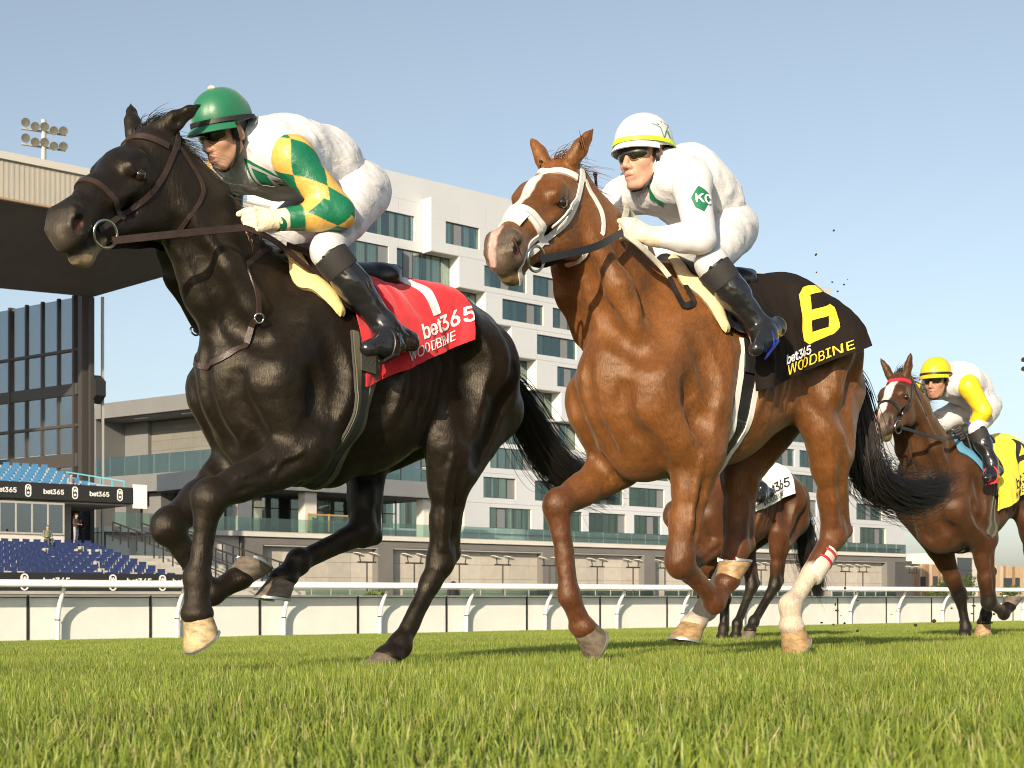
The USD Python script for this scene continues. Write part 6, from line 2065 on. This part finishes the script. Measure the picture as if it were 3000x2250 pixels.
def block_six(w, h, t):
    c = t * .55
    outer = [(c, 0), (w - c, 0), (w, c), (w, h * .56 - c), (w - c, h * .56), (t, h * .56), (t, h - t), (w - t * .1, h - t), (w - t * .1, h), (c, h), (0, h - c), (0, c)]
    hole = [(t, t), (w - t, t), (w - t, h * .56 - t), (t, h * .56 - t)]
    return polygon_mesh(outer, holes=[hole])

def saddle_cloth(H, spot, label, material, x0, x1, zb, prints, **k):
    C = Cloth(H, x0, x1, zb, **k)
    o = H.T((x0 + x1) / 2, 0, 1.44)
    t = spot.thing('saddle_cloth', label, 'saddle cloth', o)
    put('cloth', C.mesh(), material, t, smooth=60)
    for nm, m, mt, xf, up, sl in prints:
        put(nm, C.print_on(m, xf, up, sl), mt, t, smooth=30)
    return C

def rein(points, width, m, t, body, n=48, thick=.0022, name='rein', side=1):
    p = spline(points, n)
    B = body.body
    inside = sample(B, p) < .014
    q = snap(B, p, .014, 8)
    p = np.where(inside[:, None], q, p)
    for _ in range(3):
        p[1:-1] = (p[:-2] + 2 * p[1:-1] + p[2:]) / 4
    put(name, ribbon(p, width, thick, lambda q: np.tile([0.0, side, .25], (len(q), 1))), m, t, smooth=30)

# 1: black horse
girth_and_saddle(H1, SP1, 'black racing saddle with yellow foam pad and grey girth', .215, GIRTH_GREY, GIRTH_EDGE, FOAM, flap_col=LEATHER_BLACK, width=.125, x_pad=.365)
t_sad1 = (stage.GetPrimAtPath('/World/saddle'), H1.T(.12, 0, 1.45))
stirrup_parts(R1, SP1, t_sad1, H1, LEATHER_BLACK, plain('dark_iron', (.05, .05, .05), .35, .8), x=.20)
C1 = saddle_cloth(H1, SP1, 'red saddle cloth with white lettering on the black horse', RED_CLOTH, .235, -.305, line_z(.235, .985, -.305, 1.215),
    [('lettering', lettering('WOODBINE', .037), PRINT_WHITE, .19, .026, 0.0), ('brand_lettering', lettering('bet365', .056, True), PRINT_WHITE, .285, .080, .0),
     ('numeral', polygon_mesh([(0, 0), (.05, 0), (.05, .30), (.012, .30), (-.035, .265), (-.035, .235), (0, .245)]), PRINT_WHITE, .37, .150, 0.0)], seed=2, flare=.022, corner=.02)
b1 = bridle(H1, SP1, 'brown leather bridle with long reins on the black horse', LEATHER_BROWN, STEEL, .017)
for y in (1, -1):
    hand = J1['ha' + ('L' if y > 0 else 'R')]
    bit = H1.Hd(.468, .084 * y, -.185)
    b1t = b1
    rein([bit, lerp(bit, hand, .45) + (0, .035 * y, -.012), hand + (.03, .012 * y, -.030)], .024, LEATHER_BROWN, b1, H1, side=y)
    rein([hand + (.03, .012 * y, -.030), hand + (-.04, .02 * y, -.04), (.47, .13 * y, 1.465), (.36, .155 * y, 1.395), (.31, .15 * y, 1.40), (.33, .13 * y, 1.455), (.42, .10 * y, 1.48)], .022, LEATHER_BROWN, b1, H1, name='rein_loop', side=y)
tm = SP1.thing('breast_strap', 'thin brown martingale strap round the base of the neck of the black horse', 'martingale', H1.T(.5, 0, 1.2))
for y in (1, -1):
    put('strap', strap(H1.body, [(.42, .10 * y, 1.52), (.55, .17 * y, 1.42), (.585, .19 * y, 1.30), (.60, .19 * y, 1.19)], .018, .0025), LEATHER_BROWN, tm, smooth=30)
    c = snap(H1.body, [(.60, .19 * y, 1.19)], .012)[0]
    put('ring', ring(c, grad(H1.body, [c])[0], .016, .0035), STEEL, tm)

put('strap', strap(H1.body, [(.60, .19, 1.19), (.655, .10, 1.08), (.67, 0, 1.04), (.655, -.10, 1.08), (.60, -.19, 1.19)], .020, .003), LEATHER_BROWN, tm, smooth=30)

# 2: chestnut
girth_and_saddle(H2, SP2, 'black racing saddle with pale pad and white-edged girth', .10, LEATHER_BLACK, WHITE_STRAP, FOAM_PALE, flap_col=LEATHER_BLACK, width=.118, x_pad=.305, pad_low=72)
t_sad2 = (stage.GetPrimAtPath('/World/saddle_001'), H2.T(.12, 0, 1.45))
stirrup_parts(R2, SP2, t_sad2, H2, LEATHER_BLACK, BLUE_IRON, x=.17)
C2 = saddle_cloth(H2, SP2, 'dark saddle cloth with a yellow number 6 on the chestnut', BLACK_CLOTH, .12, -.465, line_z(.12, 1.02, -.465, 1.235),
    [('lettering', lettering('WOODBINE', .040), PRINT_YELLOW, .20, .016, 0.0), ('brand_lettering', lettering('bet365', .034, True), PRINT_WHITE, .19, .062, .0),
     ('numeral', block_six(.155, .235, .042), PRINT_YELLOW, -.0 + .315, .098, .10)], seed=4, flare=.03, corner=.07)

def white_nose(t):
    S, Q = H2.body, H2.Hd
    for pts in ([(.40, .045, -.03), (.385, .062, -.10), (.37, .060, -.155)], [(.37, .062, -.13), (.42, .060, -.125), (.49, .058, -.13), (.545, .050, -.165), (.53, .02, -.215)]):
        for y in (1, -1):
            yield 'nose_strap', strap(S, [Q(a, b * y, c) for a, b, c in pts], .017, .003), WHITE_STRAP
    a = np.linspace(-1, 1, 15)
    rows = [[Q(x, .052 * math.sin(u * 1.1), -.012 - .05 * (1 - math.cos(u * 1.1))) for u in a] for x in (.395, .415, .435, .455)]
    P = snap(S, np.array(rows).reshape(-1, 3), .005).reshape(4, 15, 3)
    yield 'nose_pad', slab(P, grad(S, P.reshape(-1, 3)).reshape(P.shape), .008), WHITE_STRAP
    for y in (1, -1):
        yield 'cheek_tail', strap(S, [Q(.13, .095 * y, -.11), Q(.22, .085 * y, -.11), Q(.31, .072 * y, -.125)], .012, .003, off=.010), WHITE_STRAP
b2 = bridle(H2, SP2, 'white bridle with crossed nose straps on the chestnut', WHITE_STRAP, STEEL, .021, extras=white_nose, thick=.003)
for y in (1, -1):
    hand = J2['ha' + ('L' if y > 0 else 'R')]
    bit = H2.Hd(.468, .084 * y, -.165)
    rein([bit, lerp(bit, hand, .5) + (0, .035 * y, -.02), hand + (.035, .012 * y, -.02)], .026, LEATHER_BLACK, b2, H2, side=y)
    rein([hand + (.035, .012 * y, -.020), hand + (-.03, .03 * y, -.06), (.475, .145 * y, 1.485), (.44, .165 * y, 1.44)], .026, RUBBER, b2, H2, name='rubber_grip', side=y)
    rein([(.44, .165 * y, 1.44), (.42, .19 * y, 1.37), (.39, .20 * y, 1.33), (.35, .20 * y, 1.36), (.36, .17 * y, 1.42)], .024, LEATHER_BLACK, b2, H2, name='rein_loop', side=y)
rein([J2['haL'] + (.03, .0, .0), (.56, .06, 1.675), (.51, .02, 1.715), (.45, -.01, 1.69), (.43, .03, 1.62), (.46, .10, 1.53)], .024, RUBBER, b2, H2, name='rubber_grip', side=1)
for c, lab in (('L', None), ('R', None)):
    ho, fe = SPEC2[c + 'Hho'], SPEC2[c + 'Hfe']
    a = lerp(ho, fe, .22)
    t_b = SP2.thing('bandage', 'white bandage with red tape on the ' + ('near hind leg' if c == 'L' else 'far hind leg') + ' of the chestnut', 'bandage', a)
    d = (np.array(fe) - ho) / np.linalg.norm(np.array(fe) - ho)
    off = np.array([-.016, 0, -.004])
    put('wrap', tube([lerp(ho, fe, q) + off for q in (.20, .22, .34, .46, .58, .60)], [.043, .0500, .0485, .0475, .0480, .042], 28), PINK_WHITE, t_b)
    for q in (.245, .345):
        put('tape', tube([lerp(ho, fe, q) + off, lerp(ho, fe, q + .030) + off], [.0512, .0508], 28), RED_STRIPE, t_b)

# 3: bay
girth_and_saddle(H3, SP3, 'blue-padded racing saddle on the bay at the far right', .16, GIRTH_GREY, GIRTH_EDGE, BLUE_PAD, flap_col=LEATHER_BLACK, x_pad=.36)
t_sad3 = (stage.GetPrimAtPath('/World/saddle_002'), H3.T(.12, 0, 1.45))
stirrup_parts(R3, SP3, t_sad3, H3, LEATHER_BLACK, RED_STRIPE, x=.22)
four = polygon_mesh([(.10, 0), (.145, 0), (.145, .06), (.175, .06), (.175, .10), (.145, .10), (.145, .26), (.095, .26), (0, .105), (0, .06), (.10, .06)], holes=[[(.05, .10), (.10, .10), (.10, .185)]])
C3 = saddle_cloth(H3, SP3, 'yellow saddle cloth with a black number 4 on the bay', YELLOW_CLOTH, .16, -.46, line_z(.16, .86, -.46, 1.08),
    [('lettering', lettering('WOODBINE', .044), PRINT_BLACK, .18, .022, 0.0), ('brand_lettering', lettering('bet365', .075, True), PRINT_BLACK, .22, .085, .0), ('numeral', four, PRINT_BLACK, .30, .19, .05)], seed=6, flare=.03, corner=.03)
b3 = bridle(H3, SP3, 'black bridle with a red browband on the bay', LEATHER_BLACK, STEEL, .020, browband=RED_STRIPE)
for y in (1, -1):
    hand = J3['ha' + ('L' if y > 0 else 'R')]
    bit = H3.Hd(.468, .084 * y, -.165)
    rein([bit, lerp(bit, hand, .5) + (0, .05 * y, -.05), hand + (.035, .012 * y, -.02)], .024, LEATHER_BLACK, b3, H3, side=y)

# 4: the half-hidden horse
girth_and_saddle(H4, SP4, 'small saddle on the brown horse behind the chestnut', .16, GIRTH_GREY, GIRTH_EDGE, FOAM, flap_col=LEATHER_BLACK)
t_sad4 = (stage.GetPrimAtPath('/World/saddle_003'), H4.T(.12, 0, 1.45))
stirrup_parts(R4, SP4, t_sad4, H4, LEATHER_BLACK, LEATHER_BLACK, x=.20)
C4 = saddle_cloth(H4, SP4, 'white saddle cloth with black lettering behind the chestnut legs', PALE_CLOTH, .22, -.34, line_z(.22, .95, -.34, 1.14),
    [('lettering', lettering('WOODBINE', .040), PRINT_BLACK, .16, .022, 0.0), ('brand_lettering', lettering('bet365', .075, True), PRINT_BLACK, .18, .08, .0)], seed=8, flare=.03, corner=.03)
b4 = bridle(H4, SP4, 'brown bridle of the horse hidden behind the chestnut', LEATHER_BROWN, STEEL, .018)

# whips
def whip(spot, label, a, b, r=.0065, bands=(), knob=.012):
    a, b = np.array(a, float), np.array(b, float)
    t = spot.thing('whip', label, 'whip', a)
    put('shaft', tube([a, lerp(a, b, .5), b], [r, r * .8, r * .55], 10), WHIP, t)
    k = trimesh.creation.icosphere(2, knob); k.apply_translation(a)
    put('knob', k, WHIP, t)
    for q0, q1, mt in bands:
        put('band', tube([lerp(a, b, q0), lerp(a, b, q1)], r * 1.25, 10), mt, t, smooth=40)
    return t
whip(SP1, 'black whip with a round knob held by the green-capped rider', J1['haR'] + (.03, .03, .075), J1['haR'] + (-.10, -.10, -.42), knob=.017)
whip(SP2, 'thin whip held upright by the rider in white', J2['haR'] + (.05, .02, .18), J2['haR'] + (-.10, -.06, -.38), r=.0055, knob=.009)
whip(SP3, 'long whip with white and red bands hanging from a gloved hand', J3['haL'] + (-.03, .03, .0), (.245, .27, .86), bands=((.32, .35, PRINT_WHITE), (.35, .60, RED_STRIPE), (.60, .63, PRINT_WHITE)), r=.009, knob=.014)

# prints on the silks
def patch_on(S, pts2, centre, ux, uy, off=.002, size=.014):
    m = polygon_mesh(pts2[0], .001, pts2[1] if len(pts2) > 1 else ())
    m = m.subdivide_to_size(size, max_iter=6)
    V = np.array(m.vertices)
    p = np.array(centre) + V[:, :1] * ux + V[:, 1:2] * uy
    q = snap(S, p, off, 8)
    m.vertices = q + grad(S, q) * V[:, 2:3]
    return m
def word_on(S, mesh, centre, ux, uy, off=.003):
    m = mesh.subdivide_to_size(.014, max_iter=6)
    V = np.array(m.vertices)
    q = snap(S, np.array(centre) + V[:, :1] * ux + V[:, 1:2] * uy, off, 8)
    m.vertices = q + grad(S, q) * V[:, 2:3]
    return m
left_dir = np.array([0, 1.0, 0])
# green panel with a grey letter on the chest of rider 1
ux = np.array([-.72, .66, -.20]); ux /= np.linalg.norm(ux)
uy = np.array([.45, .1, .80]); uy /= np.linalg.norm(uy)
c1 = np.array([.47, .10, 1.675])
put('chest_panel', patch_on(R1.shirt, ([(-.09, -.07), (.13, -.07), (.13, .07), (-.09, .07)],), c1, ux, uy), GREEN_PRINT, P1, smooth=40)
put('chest_frame', patch_on(R1.shirt, ([(-.078, -.058), (.118, -.058), (.118, .058), (-.078, .058)], [[(-.066, -.046), (.106, -.046), (.106, .046), (-.066, .046)]]), c1, ux, uy, .0045), GREY_PRINT, P1, smooth=40)
put('chest_letter', word_on(R1.shirt, lettering('R', .075, True), c1 - ux * .02 - uy * .037, ux, uy, .0045), GREY_PRINT, P1, smooth=40)
# green star points on the chest of rider 2
ux2 = np.array([-.75, .66, 0.0]); uy2 = np.array([.35, .1, .90])
ux2 /= np.linalg.norm(ux2); uy2 /= np.linalg.norm(uy2)
c2 = np.array([.385, .05, 1.735])
put('chest_star', patch_on(R2.shirt, ([(-.03, .09), (-.012, .012), (.10, -.035), (.012, -.008), (-.005, -.085), (-.022, -.01), (-.045, .0)],), c2, ux2, uy2), GREEN_PRINT, P2, smooth=40)
# diamond patch on the sleeve of rider 2
A = R2.sleeves['L']
ca = lerp(J2['shL'], J2['elL'], .40) + (.03, .06, .0)
da = (J2['elL'] - J2['shL']); da /= np.linalg.norm(da)
ua = np.cross(da, np.array([.45, .85, 0])); ua /= np.linalg.norm(ua)
ua = -ua if ua[0] > 0 else ua
put('arm_patch', patch_on(A, ([(-.042, .006), (-.008, .055), (.045, .02), (.0, -.055), (-.030, -.035)],), ca, ua, -da), GREEN_PRINT, P2, smooth=40)
put('arm_letters', word_on(A, lettering('KC', .036, True), ca - ua * .028 + da * .016, ua, -da, .0045), PRINT_WHITE, P2, smooth=40)
# star outline on the white cap
def on_cap(r, pts, rad=.0025):
    P = []
    for a, z in pts:
        a = math.radians(a)
        k = math.sqrt(max(.02, 1 - ((z - .036) / .118) ** 2)) ** .92
        P.append(r.Q(-.014 + .1275 * k * math.cos(a), .1075 * k * math.sin(a), z))
    return tube(spline(np.array(P), len(P) * 6) if False else np.array(P), rad, 6)
put('cap_star', on_cap(R2, [(70, .125), (82, .095), (66, .100), (84, .085), (86, .045), (97, .075), (104, .048), (103, .085), (118, .095), (104, .102), (104, .130), (95, .105), (72, .128)], .0017), GREEN_PRINT, P2, smooth=40)
# button on top of the green cap
bt = trimesh.creation.icosphere(2, .012); bt.apply_scale((1.2, 1.2, .7)); bt.apply_translation(R1.Q(-.014, 0, .158))
put('button', bt, GLOVE, P1)
